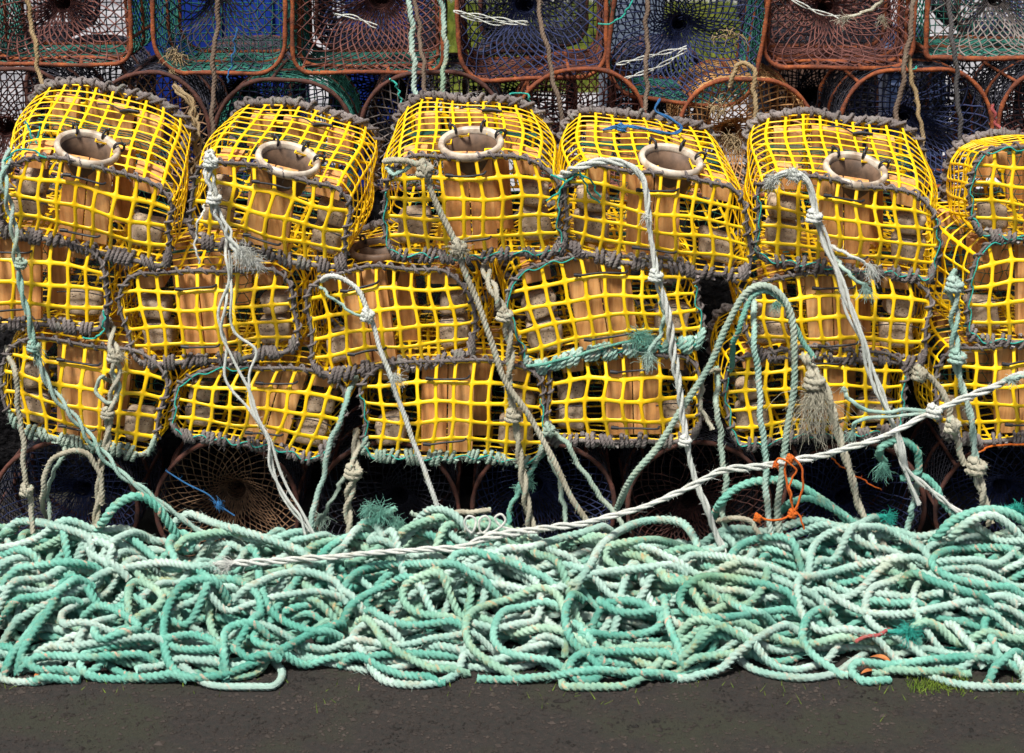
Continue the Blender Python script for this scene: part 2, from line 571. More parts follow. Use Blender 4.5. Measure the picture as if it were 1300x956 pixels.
def make_trap(q, Yt=-0.03, Yb=0.0, back=None, ybk=0.37, tilt=0.05, dx=0.0, label='', ring=None, tops=0.02, bots=0.0,
              lace='grey', bottom='grey', greenline=True, kR=0.0064, board=(0.36, 0.60), seed=0, clip=False, front_b=0.03, rr=(0.30, 0.16),
              boardtilt=0.0, detail=True):
    rng = np.random.default_rng(100 + seed)
    TL, TR, BR, BL = [P(*q[i], Yt if i < 2 else Yb) for i in range(4)]
    if back:
        TLb, TRb = P(*back[0], ybk), P(*back[1], ybk)
    else:
        off = np.array([dx, ybk, tilt])
        TLb, TRb = TL + off, TR + off
    hgt = ((TL - BL) + (TR - BR)) / 2
    BLb = TLb - hgt * 0.93 + (BL - TL + hgt) * 0.5
    BRb = TRb - hgt * 0.93 + (BR - TR + hgt) * 0.5
    W = (np.linalg.norm(TR - TL) + np.linalg.norm(BR - BL)) / 2
    H = (np.linalg.norm(TL - BL) + np.linalg.norm(TR - BR)) / 2
    Dp = np.linalg.norm(TLb - TL)
    ph = rng.random(12) * 6.28
    def F(a, b, c, flat=False):
        a = np.asarray(a, float); b = np.asarray(b, float); c = np.asarray(c, float) * np.ones_like(a)
        A, B, C = a[:, None], b[:, None], c[:, None]
        f = (BL * (1 - A) + BR * A) * (1 - B) + (TL * (1 - A) + TR * A) * B
        g = (BLb * (1 - A) + BRb * A) * (1 - B) + (TLb * (1 - A) + TRb * A) * B
        p = f * (1 - C) + g * C
        ac = np.clip(a, 0, 1); bc = np.clip(b, 0, 1)
        p[:, 2] += tops * 4 * ac * (1 - ac) * bc
        p[:, 2] -= bots * 4 * ac * (1 - ac) * (1 - bc)
        if flat:
            return p
        p[:, 1] -= front_b * np.sin(np.pi * ac) * np.sin(np.pi * bc) * np.clip(1 - 3 * c, 0, 1)
        bul = 0.018 * np.sin(np.pi * np.clip(c, 0, 1))
        p[:, 0] += bul * (ac - .5) * 2 * np.abs(ac - .5) * 2
        p[:, 2] += bul * (bc - .5) * 2 * np.abs(bc - .5) * 1.2
        am = 0.0036
        p[:, 0] += am * (np.sin(9 * b + 7 * c + ph[0]) + np.sin(5 * a - 6 * b + ph[1]))
        p[:, 2] += am * (np.sin(8 * a + ph[2] + 5 * c) + 0.8 * np.sin(14 * a + 6 * b + ph[3]))
        p[:, 1] += am * (np.sin(10 * a + 6 * b + ph[4]) + np.sin(17 * a + ph[5]) * .5)
        return p
    r_t, r_b = rr[0] * H, rr[1] * H
    def clamp(x, y):
        """x in 0..W, y in 0..H -> inside the rounded outline"""
        x = np.clip(x, 0, W); y = np.clip(y, 0, H)
        for cx, cy, r, sx, sy in ((r_t, H - r_t, r_t, -1, 1), (W - r_t, H - r_t, r_t, 1, 1), (r_b, r_b, r_b, -1, -1), (W - r_b, r_b, r_b, 1, -1)):
            ddx, ddy = x - cx, y - cy
            m = (ddx * sx > 0) & (ddy * sy > 0)
            l = np.sqrt(ddx ** 2 + ddy ** 2) + 1e-9
            m &= l > r
            x = np.where(m, cx + ddx / l * r, x)
            y = np.where(m, cy + ddy / l * r, y)
        return x, y
    # outline polyline, clockwise from bottom centre going left
    o = []
    def arc(cx, cy, r, a0, a1):
        for t in np.linspace(a0, a1, 9):
            o.append((cx + r * math.cos(t), cy + r * math.sin(t)))
    o.append((W * .5, 0))
    arc(r_b, r_b, r_b, -math.pi / 2, -math.pi)
    arc(r_t, H - r_t, r_t, math.pi, math.pi / 2)
    arc(W - r_t, H - r_t, r_t, math.pi / 2, 0)
    arc(W - r_b, r_b, r_b, 0, -math.pi / 2)
    o.append((W * .5, 0))
    O = resample(np.array(o), 0.004)
    O[:, 0] /= W; O[:, 1] /= H
    per = len(O) * 0.004
    ti = np.linspace(0, 1, len(O))
    def out_at(t):
        t = np.mod(t, 1.0)
        return np.interp(t, ti, O[:, 0]), np.interp(t, ti, O[:, 1])
    root = empty('lobster_trap', (BL + BR) / 2)
    tag(root, label, 'lobster trap', 'yellow mesh traps stacked in three rows')
    CELL = 0.0485
    nu, nv = max(5, round(W / CELL)), max(3, round(H / CELL))
    mb = MB()
    def SF(u, v, c=0.0):
        x, y = clamp(u / nu * W, v / nv * H)
        return F(x / W, y / H, c)
    def keepF(u, v):
        x, y = u * W, v * H
        x2, y2 = clamp(x, y)
        return (np.hypot(x - x2, y - y2) < CELL * 0.32)
    netsheet(mb, SF, nu, nv, keep=keepF)
    netsheet(mb, lambda u, v: SF(u, v, 1.0), nu, nv, keep=keepF, w=0.18)
    nt_, nd = round(per / 0.046), max(6, round(Dp / 0.043))
    cr = None
    if ring is not None:
        ra, rc, rw = ring     # centre along width, depth fraction, radius in metres
        cr = F(np.array([ra]), np.array([1.0]), rc)[0]
    def SW(u, v):
        a, b = out_at(u / nt_)
        return F(a, b, v / nd)
    def keepW(u, v):
        if cr is None:
            return np.ones(len(u), bool)
        a, b = out_at(u)
        p = F(a, b, v)
        return ~((np.hypot(p[:, 0] - cr[0], p[:, 1] - cr[1]) < ring[2] * 1.0) & (b > 0.6))
    netsheet(mb, SW, nt_, nd, keep=keepW, w=0.175)
    mb.build('netting', 'yellow', root)
    # ---- lacing: front outline
    tt = np.linspace(0, 1, int(per / 0.004))
    a, b = out_at(tt)
    base = F(a, b, 0.0)
    cen = F(np.array([.5]), np.array([.5]), 0.0)[0]
    outw = base - cen; outw[:, 1] = 0
    outw /= np.linalg.norm(outw, axis=1, keepdims=True)
    Tn = np.gradient(base, axis=0); Tn /= np.linalg.norm(Tn, axis=1, keepdims=True)
    outw = np.cross(Tn, [0, 1, 0]); outw *= np.sign(np.sum(outw * (base - cen), axis=1, keepdims=True)); 
    lb = MB()
    rope(lb, resample(base + outw * 0.004 + [0, -0.004, 0], 0.003), 0.0048, hairs=25)
    # helical lacing, tight turns at each cell
    def lacing(mbx, lo, hi, R, cr_, nturn, tight, jitter=0.25):
        sel = np.linspace(lo, hi, int((hi - lo) * per / 0.0012))
        s = (sel - lo) / (hi - lo)
        k = s * nturn
        phs = 2 * np.pi * (k - 0.0) - tight * np.sin(2 * np.pi * k * 1.0 / 3) * 0
        aa, bb = out_at(sel)
        bs_ = F(aa, bb, 0.0)
        o_ = np.stack([np.interp(sel, tt, outw[:, i]) for i in range(3)], 1)
        jit = 1 + jitter * np.sin(k * 2.3 + rng.random() * 6) + 0.15 * np.sin(k * 5.1)
        p = bs_ + o_ * (0.004 + (cr_ * jit * np.cos(phs)))[:, None] + np.array([0, -1, 0]) * (cr_ * jit * np.sin(phs))[:, None]
        rope(mbx, resample(p, 0.003), R, hairs=60, hl=.012)
    nb = max(6, int(per * 0.62 / 0.030))
    # bottom edge occupies t ~ 0-? and ?-1 ; find
    bot = (b < 0.18)
    t1 = tt[np.argmax(~bot)]; t2 = tt[len(tt) - np.argmax(~bot[::-1]) - 1]
    lacing(lb, t1, t2, 0.0038, 0.0078, nb, 0)
    lb.build('front_lacing', lace, root)
    # chunky hitches along the bottom edge
    kb = MB()
    seg_len = (t1 + 1 - t2) * per
    nk = max(5, int(seg_len / 0.047))
    for i in range(nk):
        tc = t2 + (i + .5 + rng.uniform(-.2, .2)) / nk * (t1 + 1 - t2)
        t_ = np.linspace(tc - 0.016 / per, tc + 0.016 / per, 40)
        aa, bb = out_at(t_)
        bs_ = F(aa, bb, 0.0)
        k = np.linspace(0, rng.choice([2.0, 2.5, 3.0]), 40)
        cr_ = rng.uniform(0.013, 0.019)
        phs = 2 * np.pi * k + rng.random() * 6
        slant = rng.uniform(-.008, .008)
        p = bs_ + np.array([0, 0, 1]) * (cr_ * np.cos(phs) - 0.002)[:, None] + np.array([0, -1, 0]) * (0.010 * np.sin(phs))[:, None] + np.array([1, 0, 0]) * (slant * np.cos(phs))[:, None]
        rope(kb, resample(p, 0.003), kR * rng.uniform(.8, 1.05), hairs=70, hl=.014)
    t_ = np.linspace(t2, t1 + 1, int(seg_len / 0.004))
    aa, bb = out_at(t_)
    rope(kb, F(aa, bb, 0.0) + [0, -0.002, -0.004], 0.0075, hairs=40)
    kb.build('bottom_hitches', bottom, root)
    # back rope along the top back edge
    bk = MB()
    t_ = np.linspace(0.12, 0.88, int(per * .76 / 0.004))
    aa, bb = out_at(t_)
    p = F(aa, bb, 1.0) + np.array([0, 0.004, 0.006])
    rope(bk, p + np.stack([np.zeros(len(p)), 0.004 * np.sin(t_ * 50), 0.004 * np.cos(t_ * 43)], 1), 0.0115, hairs=60)
    ks = t_ * per / 0.034
    oo = p - F(np.array([.5]), np.array([.5]), 1.0)[0]
    oo /= np.linalg.norm(oo, axis=1, keepdims=True)
    rope(bk, resample(p + oo * (0.0150 * np.cos(2 * np.pi * ks))[:, None] + np.array([0, 1, 0]) * (0.0150 * np.sin(2 * np.pi * ks))[:, None], 0.003), 0.0052, hairs=50)
    bk.build('back_rope', lace, root)
    if seed in (3, 5, 6, 10, 12, 14, 15, 17):
        gl = MB()
        t_ = np.linspace(t2 - .10, t1 + 1 + (0.1 if seed % 2 else .25), 260)
        aa, bb = out_at(t_)
        p = F(aa, bb, 0.0)
        wv = 0.006 * np.sin(t_ * per / 0.021 * 2 + ph[7])
        tube(gl, p + np.stack([wv * .6, -0.011 - 0.002 * np.cos(t_ * 91), wv], 1), 0.0019, 5)
        gl.build('green_twine', 'teal', root)
    # ---- wood
    a0, a1 = board[0] - .02, board[1] + .03
    am = (a0 + a1) / 2
    for x0, x1 in ((a0, am - .004), (am + .004, a1)):
        m_ = MB()
        warped_box(m_, F, x0 + boardtilt * 0, x1, 0.02, 0.99, 0.055, 0.11)
        m_.build('wooden_board', 'wood', root, smooth=False)
    if seed % 2:
        m_ = MB()
        warped_box(m_, F, a1 - .02, a1 + .10, 0.03, 0.98, 0.32, 0.38)
        m_.build('wooden_board', 'wood', root, smooth=False)
    m_ = MB()
    warped_box(m_, F, a0 + .02, a1 + .02, 0.04, 0.97, 0.84, 0.90)
    m_.build('wooden_board', 'wood', root, smooth=False)
    for x0, x1, z0, z1 in ((0.10, 0.24, 0.80, 0.95), (0.76, 0.92, 0.80, 0.95)):
        m_ = MB()
        warped_box(m_, F, x0, x1, z0, z1, 0.07, 0.30, 3)
        m_.build('wooden_block', 'wood', root, smooth=False)
    for x0, x1 in ((0.14, 0.30), (0.68, 0.84)):
        m_ = MB()
        warped_box(m_, F, x0, x1, 0.55, 0.93, 0.80, 0.93, 3)
        m_.build('wooden_block', 'wood', root, smooth=False)
    # ---- concrete weights
    def weight(ca, cb, cc, sa, sb, sc):
        m_ = MB()
        nt2, np2 = 20, 14
        th = np.linspace(0, 2 * np.pi, nt2, endpoint=False)
        pp = np.linspace(-np.pi / 2, np.pi / 2, np2)
        def sp(x, e): return np.sign(x) * np.abs(x) ** e
        TT, PPh = np.meshgrid(th, pp)
        e = 0.42
        x = sp(np.cos(PPh), e) * sp(np.cos(TT), e)
        y = sp(np.cos(PPh), e) * sp(np.sin(TT), e)
        z = sp(np.sin(PPh), e)
        r1, r2, r3 = rng.random(3) * 6
        k = 1 + 0.09 * np.sin(3 * TT + r1 + 2 * z) * np.cos(PPh) + 0.05 * np.sin(5 * z + r2)
        A = ca + sa * x * k; B = cb + sb * z * k + 0.05 * x * rng.uniform(-.6, .6); C = cc + sc * y * k
        V = F(A.ravel(), B.ravel(), C.ravel(), flat=True)
        m_.add(V, _grid_faces(np2, nt2))
        m_.build('concrete_weight', 'concrete', root)
    weight(0.145, 0.20, 0.17, 0.095, 0.16, 0.08)
    if seed % 3 != 0:
        weight(0.15, 0.52, 0.17, 0.090, 0.12, 0.08)
    weight(0.86, 0.20, 0.17, 0.095, 0.16, 0.08)
    if seed % 3 != 1:
        weight(0.87, 0.53, 0.18, 0.085, 0.12, 0.08)
    # ---- cable ties on the front
    for bz in (0.84, 0.17):
        m_ = MB()
        xa = a0 + .04; xb = a1 - .05
        pts = [F(np.array([x]), np.array([z]), 0.0)[0] + np.array([0, dy, 0]) for x, z, dy in
               ((xa, bz + .01, -.004), (xa + .01, bz, -.013), (am, bz + .004, -.012), (xb, bz + .015, -.013), (xb + .02, bz + .03, -.004))]
        tube(m_, spline(pts, 0.004), 0.0042, 6, 0.7)
        tube(m_, np.array([pts[1] + [-.012, 0, .002], pts[1] + [.008, 0, 0]]), 0.005, 6)
        m_.build('cable_tie', 'black', root)
    # strap over the weights
    for x0, x1, z in ((0.04, 0.27, 0.36), (0.72, 0.97, 0.36)):
        m_ = MB()
        pts = F(np.linspace(x0, x1, 6), z + 0.03 * np.sin(np.linspace(0, 3, 6)), 0.055, flat=True)
        tube(m_, spline(pts, 0.01), 0.0018, 5)
        m_.build('weight_strap', 'black', root)
    # ---- entrance ring
    if cr is not None:
        c0 = cr
        ux = F(np.array([ring[0] + .2]), np.array([1.]), ring[1])[0] - F(np.array([ring[0] - .2]), np.array([1.]), ring[1])[0]
        uy = F(np.array([ring[0]]), np.array([1.]), ring[1] + .15)[0] - F(np.array([ring[0]]), np.array([1.]), max(0, ring[1] - .15))[0]
        ux /= np.linalg.norm(ux); uz = np.cross(ux, uy); uz /= np.linalg.norm(uz); uy = np.cross(uz, ux)
        rad = ring[2]
        prof = [(rad - .006, .010), (rad + .001, .015), (rad + .006, .012), (rad + .009, .003), (rad + .006, -.006), (rad - .001, -.012),
                (rad - .008, -.010), (rad - .010, .002)]
        prof2 = [(rad - .006, -.004), (rad - .014, -.045), (rad - .024, -.080), (rad - .028, -.080), (rad - .017, -.045), (rad - .0115, -.004)]
        m_ = MB()
        na = 48
        th = np.arange(na) / na * 2 * np.pi
        V = []
        for (r_, h_) in prof + [prof[0]]:
            V.append(c0 + r_ * (np.cos(th)[:, None] * ux + np.sin(th)[:, None] * uy) + h_ * uz)
        m_.add(np.array(V).reshape(-1, 3), _grid_faces(len(prof) + 1, na))
        ro = m_.build('entrance_ring', 'ring' if seed != 9 else 'ringdark', root)
        m_ = MB()
        m_.add(np.array([c0 + r_ * (np.cos(th)[:, None] * ux + np.sin(th)[:, None] * uy) + h_ * uz for (r_, h_) in prof2 + [prof2[0]]]).reshape(-1, 3), _grid_faces(len(prof2) + 1, na))
        m_.build('funnel_sleeve', 'ringdark', ro, origin=np.array(root.location))
        for an in (1.2, 2.2, 0.35):
            m_ = MB()
            rr_ = np.linspace(0, 2 * np.pi, 20)
            d_ = math.cos(an) * ux + math.sin(an) * uy
            cc_ = c0 + d_ * (rad + .004) + uz * .012
            tube(m_, cc_ + 0.013 * (np.cos(rr_)[:, None] * d_ + np.sin(rr_)[:, None] * uz), 0.0036, 6)
            tube(m_, np.array([cc_ + d_ * .010 + uz * .008, cc_ + d_ * .016 + uz * .012]), 0.0045, 6)
            m_.build('ring_tie', 'black', ro, origin=np.array(root.location))
    # ---- bait clip on the lid
    if clip:
        m_ = MB()
        c1 = F(np.array([.44]), np.array([1.]), .72)[0] + [0, 0, .008]
        c2 = F(np.array([.60]), np.array([1.]), .68)[0] + [0, 0, .008]
        tube(m_, spline([c1, (c1 + c2) / 2 + [0, 0, .008], c2], .005), 0.0022, 5)
        tube(m_, resample(np.array([c2 + [-.006, 0, 0], c2 + [.02, -.004, .003], c2 + [.046, -.012, 0]]), .006), np.interp(np.linspace(0, 1, 10), [0, .3, 1], [.006, .010, .006])[:len(resample(np.array([c2 + [-.006, 0, 0], c2 + [.02, -.004, .003], c2 + [.046, -.012, 0]]), .006))], 7, .6)
        m_.build('bait_clip', 'black', root)
    # ---- inner green net (the baffle)
    m_ = MB()
    for i in range(15):
        x = 0.08 + i * 0.06
        zz = np.linspace(.06, .95, 12)
        pts = F(x + 0.02 * np.sin(zz * 20 + i * math.pi), zz, 0.52 + .04 * np.sin(zz * 5), flat=True)
        tube(m_, pts, 0.0013, 3)
    for j in range(8):
        xs = np.linspace(.05, .95, 14)
        pts = F(xs, .08 + j * .11 + 0.02 * np.sin(xs * 30), 0.52, flat=True)
        tube(m_, pts, 0.0013, 3)
    for j in range(5):
        xs = np.linspace(.08, .92, 14)
        pts = F(xs, .93 - .02 * j + 0.01 * np.sin(xs * 30), 0.50 + .05 * j, flat=True)
        tube(m_, pts, 0.0017, 3)
    m_.build('inner_net', 'net_green', root)
    return root, F

TRAPS = []
G = make_trap
# top row
G([(10, 200), (218, 243), (212, 336), (-2, 290)], -0.035, 0.0, back=[(48, 103), (243, 150)], tops=0.022, ring=(0.47, 0.175, 0.076), seed=1, clip=True,
  label='yellow mesh trap at the left end of the top row, tilted down to the right', rr=(0.32, 0.14))
G([(250, 203), (447, 247), (432, 341), (240, 300)], -0.035, 0.0, back=[(302, 127), (484, 165)], tops=0.014, ring=(0.55, 0.175, 0.076), seed=2, clip=True,
  label='yellow mesh trap in the top row with a white frayed cord bundle on its corner')
G([(489, 204), (703, 206), (715, 320), (493, 326)], -0.035, 0.0, back=[(502, 130), (692, 136)], tops=0.012, ring=(0.52, 0.175, 0.076), seed=3, clip=True,
  label='level yellow mesh trap in the top row holding a thick knotted beige rope', rr=(0.34, 0.12))
G([(722, 210), (949, 246), (948, 353), (717, 316)], -0.035, 0.0, back=[(716, 144), (912, 168)], tops=0.014, ring=(0.58, 0.175, 0.076), seed=4, clip=False,
  label='yellow mesh trap in the top row with blue twine tied across its lid', rr=(0.32, 0.14), bots=0.0)
G([(963, 222), (1187, 256), (1188, 354), (963, 328)], -0.035, 0.0, back=[(950, 148), (1168, 166)], tops=0.014, ring=(0.55, 0.175, 0.076), seed=5, clip=True,
  label='yellow mesh trap in the top row with a fuzzy mint knot on it', rr=(0.30, 0.14))
G([(1234, 190), (1432, 186), (1432, 312), (1236, 298)], -0.02, 0.0, back=[(1203, 180), (1395, 168)], ybk=0.34, tops=0.0, seed=6,
  label='yellow mesh trap cut by the right edge of the photo in the top row', rr=(0.30, 0.2))
# middle row
G([(-95, 302), (134, 320), (134, 414), (-95, 408)], 0.0, 0.0, dx=0.02, seed=7, label='yellow mesh trap cut by the left edge of the photo in the middle row')
G([(148, 352), (373, 348), (373, 447), (170, 462)], 0.0, 0.0, dx=0.03, seed=8, tops=0.012, label='yellow mesh trap in the middle row behind the thin white kinked cords', board=(.32, .55), rr=(.34, .2))
G([(384, 356), (592, 346), (603, 449), (404, 476)], 0.0, 0.0, dx=0.05, tilt=0.04, seed=9, ring=(0.40, 0.30, 0.070), label='yellow mesh trap in the middle row with a brown entrance ring showing above it', board=(.22, .46), rr=(.34, .16))
G([(638, 348), (884, 334), (890, 434), (668, 468)], 0.0, 0.0, dx=-0.03, tilt=0.06, seed=10, tops=0.03, bots=-0.012, kR=.0092, bottom='mint2', label='yellow mesh trap in the middle row with thick mint green hitches along its bottom edge', board=(.34, .62), rr=(.34, .16))
G([(942, 360), (1178, 354), (1173, 459), (956, 449)], 0.0, 0.0, dx=-0.0, seed=11, label='yellow mesh trap in the middle row behind the arched mint rope', board=(.36, .60), rr=(.30, .16))
G([(1231, 315), (1425, 310), (1425, 432), (1232, 433)], 0.0, 0.0, dx=-0.09, tilt=0.04, seed=12, label='yellow mesh trap cut by the right edge, middle row of the stack')
# lower row
G([(2, 428), (216, 458), (192, 580), (12, 543)], 0.0, 0.0, dx=0.02, tilt=0.03, seed=13, tops=0.012, bottom='sea', label='yellow mesh trap at the left end of the lower row with reddish boards', rr=(.34, .2), board=(.34, .60))
G([(232, 468), (449, 480), (412, 584), (219, 549)], 0.0, 0.0, dx=0.0, tilt=0.03, seed=14, tops=0.012, bots=-0.01, label='yellow mesh trap in the lower row narrowing to the bottom, above the brown net pot', rr=(.40, .2), board=(.46, .70))
G([(461, 467), (693, 470), (686, 583), (463, 577)], -0.01, -0.01, dx=0.0, tilt=0.03, seed=15, bottom='sea', label='yellow mesh trap in the lower row with pale green hitches along its bottom edge', rr=(.28, .16), board=(.34, .58))
G([(696, 462), (884, 456), (887, 556), (699, 560)], 0.0, 0.0, dx=0.0, tilt=0.03, seed=16, label='yellow mesh trap in the lower row right below the trap with mint hitches', board=(.40, .72), rr=(.2, .16))
G([(921, 454), (1148, 452), (1144, 545), (930, 562)], 0.0, 0.0, dx=0.0, tilt=0.03, seed=17, label='yellow mesh trap in the lower row behind three hanging mint rope legs', board=(.44, .64), rr=(.26, .16))
G([(1186, 448), (1405, 445), (1405, 556), (1196, 556)], 0.0, 0.0, dx=0.0, tilt=0.03, seed=18, label='yellow mesh trap cut by the right edge of the photo in the lower row', board=(.36, .6))

# ------------------------------------------------------------------ iron framed net pots
def rrect(W, H, rb, rt, n=10):
    o = []
    def arc(cx, cy, r, a0, a1):
        for t in np.linspace(a0, a1, n):
            o.append((cx + r * math.cos(t), cy + r * math.sin(t)))
    arc(-W / 2 + rb, -H / 2 + rb, rb, 1.5 * math.pi, math.pi)
    arc(-W / 2 + rt, H / 2 - rt, rt, math.pi, math.pi / 2)
    arc(W / 2 - rt, H / 2 - rt, rt, math.pi / 2, 0)
    arc(W / 2 - rb, -H / 2 + rb, rb, 0, -math.pi / 2)
    o.append(o[0])
    return np.array(o)

def make_pot(c, W, H, rb, rt, depth, net, funnel, label, group, rot=0.0, iron='rust', yaw=0.0, rod=0.0064, double=True, hole=0.026, sq=False,
             floor='net_green', seed=0, dens=1.0, fr=0.0023, axle=True, name='iron_net_pot', back_fun=True):
    """c: centre of the front face; outline in x-z, depth along +y"""
    rng = np.random.default_rng(seed + 500)
    c = np.asarray(c, float)
    cr_, sr = math.cos(rot), math.sin(rot)
    cy_, sy_ = math.cos(yaw), math.sin(yaw)
    def X(x, z, y):
        x = np.asarray(x, float); z = np.asarray(z, float); y = np.asarray(y, float) * np.ones_like(x)
        x2 = x * cr_ - z * sr; z2 = x * sr + z * cr_
        return np.stack([c[0] + x2 * cy_ - y * sy_, c[1] + x2 * sy_ + y * cy_, c[2] + z2], -1)
    O = resample(rrect(W, H, rb, rt), 0.006)
    ti = np.linspace(0, 1, len(O))
    per = 0.006 * len(O)
    root = empty(name, X(np.array([0.]), np.array([-H / 2]), 0.0)[0])
    tag(root, label, 'net pot', group)
    def hoop(sc, y, r, nm='frame_hoop'):
        m_ = MB()
        p = X(O[:, 0] * sc, O[:, 1] * sc, y)
        p = p + 0.002 * np.sin(np.arange(len(p))[:, None] * 0.13 + rng.random(3) * 6)
        tube(m_, np.vstack([p, p[1:2]]), r * (1 + .12 * np.sin(np.arange(len(p) + 1) * .5)), 7)
        return m_
    m_ = hoop(1.0, 0.0, rod)
    if double:
        k = 1 - 0.03 / W
        m2 = hoop(k, 0.035, rod * .85)
        m_.v += m2.v; m_.rp += m2.rp
        m_.f += [f + m_.n for f in m2.f]; m_.t3 += [f + m_.n for f in m2.t3]; m_.n += m2.n
        for t in np.linspace(0, 1, 13)[:-1] + 0.02:
            x, z = np.interp(t, ti, O[:, 0]), np.interp(t, ti, O[:, 1])
            pts = X(np.array([x * 1.0, x * k]), np.array([z * 1.0, z * k]), np.array([0, .035]))
            tube(m_, pts, rod * .9, 6)
    m_.build('frame_hoop', iron, root)
    hoop(0.97, depth, rod).build('frame_hoop', iron, root)
    hoop(0.98, depth * .5, rod * .8).build('frame_hoop', iron, root)
    for t in (0.02, 0.25, 0.36, 0.6, 0.72, 0.95):
        m_ = MB()
        x, z = np.interp(t, ti, O[:, 0]), np.interp(t, ti, O[:, 1])
        ys = np.linspace(0, depth, 8)
        tube(m_, X(np.full(8, x * .99), np.full(8, z * .99), ys), rod * .8, 6)
        m_.build('frame_bar', iron, root)
    # side netting, diamonds or squares
    m_ = MB()
    cell = 0.026 / dens
    nt2 = round(per / cell)
    ns = 15
    ys = np.linspace(0.0, depth, ns)
    for i in range(nt2):
        for sgn in ((1, -1) if not sq else (0,)):
            t = (i / nt2 + sgn * ys / per * 0.85) % 1.0
            x, z = np.interp(t, ti, O[:, 0]), np.interp(t, ti, O[:, 1])
            sag = 1 - 0.035 * np.sin(np.pi * ys / depth * 2) ** 2
            tube(m_, X(x * .985 * sag, z * .985 * sag, ys) + rng.normal(0, .0012, (ns, 3)), fr, 3)
    if sq:
        for j in range(int(depth / cell)):
            x, z = O[::2, 0], O[::2, 1]
            tube(m_, X(x * .975, z * .975, j * cell + .01) + rng.normal(0, .0012, (len(x), 3)), fr, 3)
    m_.build('side_netting', floor, root)
    # front funnel: two families of spirals running in to the throat
    def funnel_net(y0, dirn, mat, nm, holec=(0, 0)):
        m_ = MB()
        nf = int(36 * dens)
        w1, w2, w3 = rng.random(3) * 6
        nr = 15
        rho = np.linspace(1, 0, nr)
        for i in range(nf * 1):
            for sgn in (1, -1):
                t = (i / nf + sgn * (1 - rho) * 0.16) % 1.0
                x, z = np.interp(t, ti, O[:, 0]), np.interp(t, ti, O[:, 1])
                an = np.arctan2(z, x)
                hx, hz = holec[0] + hole * np.cos(an), holec[1] + hole * np.sin(an)
                kk = rho ** 1.15
                xx = x * .97 * kk + hx * (1 - kk); zz = z * .97 * kk + hz * (1 - kk)
                yy = y0 + dirn * (1 - rho) ** 1.3 * depth * 0.36
                if rng.random() < .05: continue
                sag = -0.022 * np.sin(np.pi * rho) + .010 * np.sin(np.pi * rho) * np.sin(3 * an + w1)
                xx = xx + .012 * np.sin(np.pi * rho) * np.sin(2 * an + 5 * rho + w2)
                yy = yy + .014 * np.sin(np.pi * rho) * np.sin(4 * an + w3)
                tube(m_, X(xx, zz + sag, yy) + rng.normal(0, .0013, (nr, 3)), fr, 3)
        tt2 = np.linspace(0, 2 * np.pi, 24)
        tube(m_, X(holec[0] + hole * np.cos(tt2), holec[1] + hole * np.sin(tt2), y0 + dirn * depth * .36), fr * 1.5, 5)
        yt = y0 + dirn * depth * .36
        for i in range(22):
            a_ = i / 22 * 2 * np.pi
            k_ = np.linspace(0, 1, 6)
            rr_ = hole * (1 - k_ ** 1.5 * .9)
            tube(m_, X(holec[0] + rr_ * np.cos(a_ + k_ * 2), holec[1] + rr_ * np.sin(a_ + k_ * 2) - .02 * k_, yt + .10 * k_) + rng.normal(0, .001, (6, 3)), fr * 1.4, 3)
        m_.build(nm, mat, root)
    def flat_net(y0, mat, nm, cs):
        m_ = MB()
        xs = np.arange(-W / 2, W / 2, cs); zs = np.arange(-H / 2, H / 2, cs)
        ax = np.abs(O)
        for x in xs:
            msk = np.abs(O[:, 0] - x) < 0.006
            if msk.sum() < 2: continue
            z0, z1 = O[msk, 1].min(), O[msk, 1].max()
            zz = np.linspace(z0, z1, 10)
            tube(m_, X(np.full(10, x) + rng.normal(0, .002, 10), zz, y0 + .012 * np.sin(zz * 9)), fr, 3)
        for z in zs:
            msk = np.abs(O[:, 1] - z) < 0.006
            if msk.sum() < 2: continue
            x0, x1 = O[msk, 0].min(), O[msk, 0].max()
            xx = np.linspace(x0, x1, 10)
            tube(m_, X(xx, np.full(10, z) + rng.normal(0, .002, 10), y0 + .012 * np.sin(xx * 9)), fr, 3)
        m_.build(nm, mat, root)
    funnel_net(0.01, 1, funnel, 'funnel_net', (rng.uniform(-.03, .03), rng.uniform(-.03, .03)))
    if back_fun:
        flat_net(depth * .98, net, 'end_netting', 0.022)
    return root

gA = 'rusty framed pots piled behind the yellow traps'
YB = 0.66
def potpx(x0, x1, y0, y1, Y, **k):
    a = P(x0, y0, Y); b = P(x1, y1, Y)
    c = (a + b) / 2
    return make_pot(c, b[0] - a[0], abs(a[2] - b[2]), label=k.pop('label'), group=k.pop('group', gA), depth=k.pop('depth', 0.42), **k)
# upper rank
potpx(-28, 168, -88, 82, YB, rb=.05, rt=.07, net='net_black', funnel='net_maroon', seed=1, yaw=0.0, label='rusty framed pot with maroon funnel net at the top left corner')
potpx(189, 364, -80, 93, YB, rb=.09, rt=.08, net='net_green', funnel='net_black', floor='net_green', sq=True, dens=.9, seed=2, label='rusty framed pot in front of the blue tub, with sparse dark net', double=False)
potpx(368, 562, -80, 92, YB, rb=.05, rt=.08, net='net_black', funnel='net_maroon', seed=3, hole=.035, dens=1.25, label='rusty framed pot with dense maroon funnel between two hanging pale ropes')
potpx(580, 768, -80, 100, YB, rb=.08, rt=.08, net='net_black', funnel='net_navy', floor='net_maroon', seed=4, rot=0.04, label='rusty framed pot with black funnel net in front of the lawn', double=False, hole=.03)
potpx(778, 966, -60, 130, YB - .02, rb=.10, rt=.10, net='net_navy', funnel='net_navy', floor='net_green', seed=5, rot=-0.12, dens=1.25, label='tilted rusty pot with dark navy and green net beside the middle of the top edge', iron='rust', double=False)
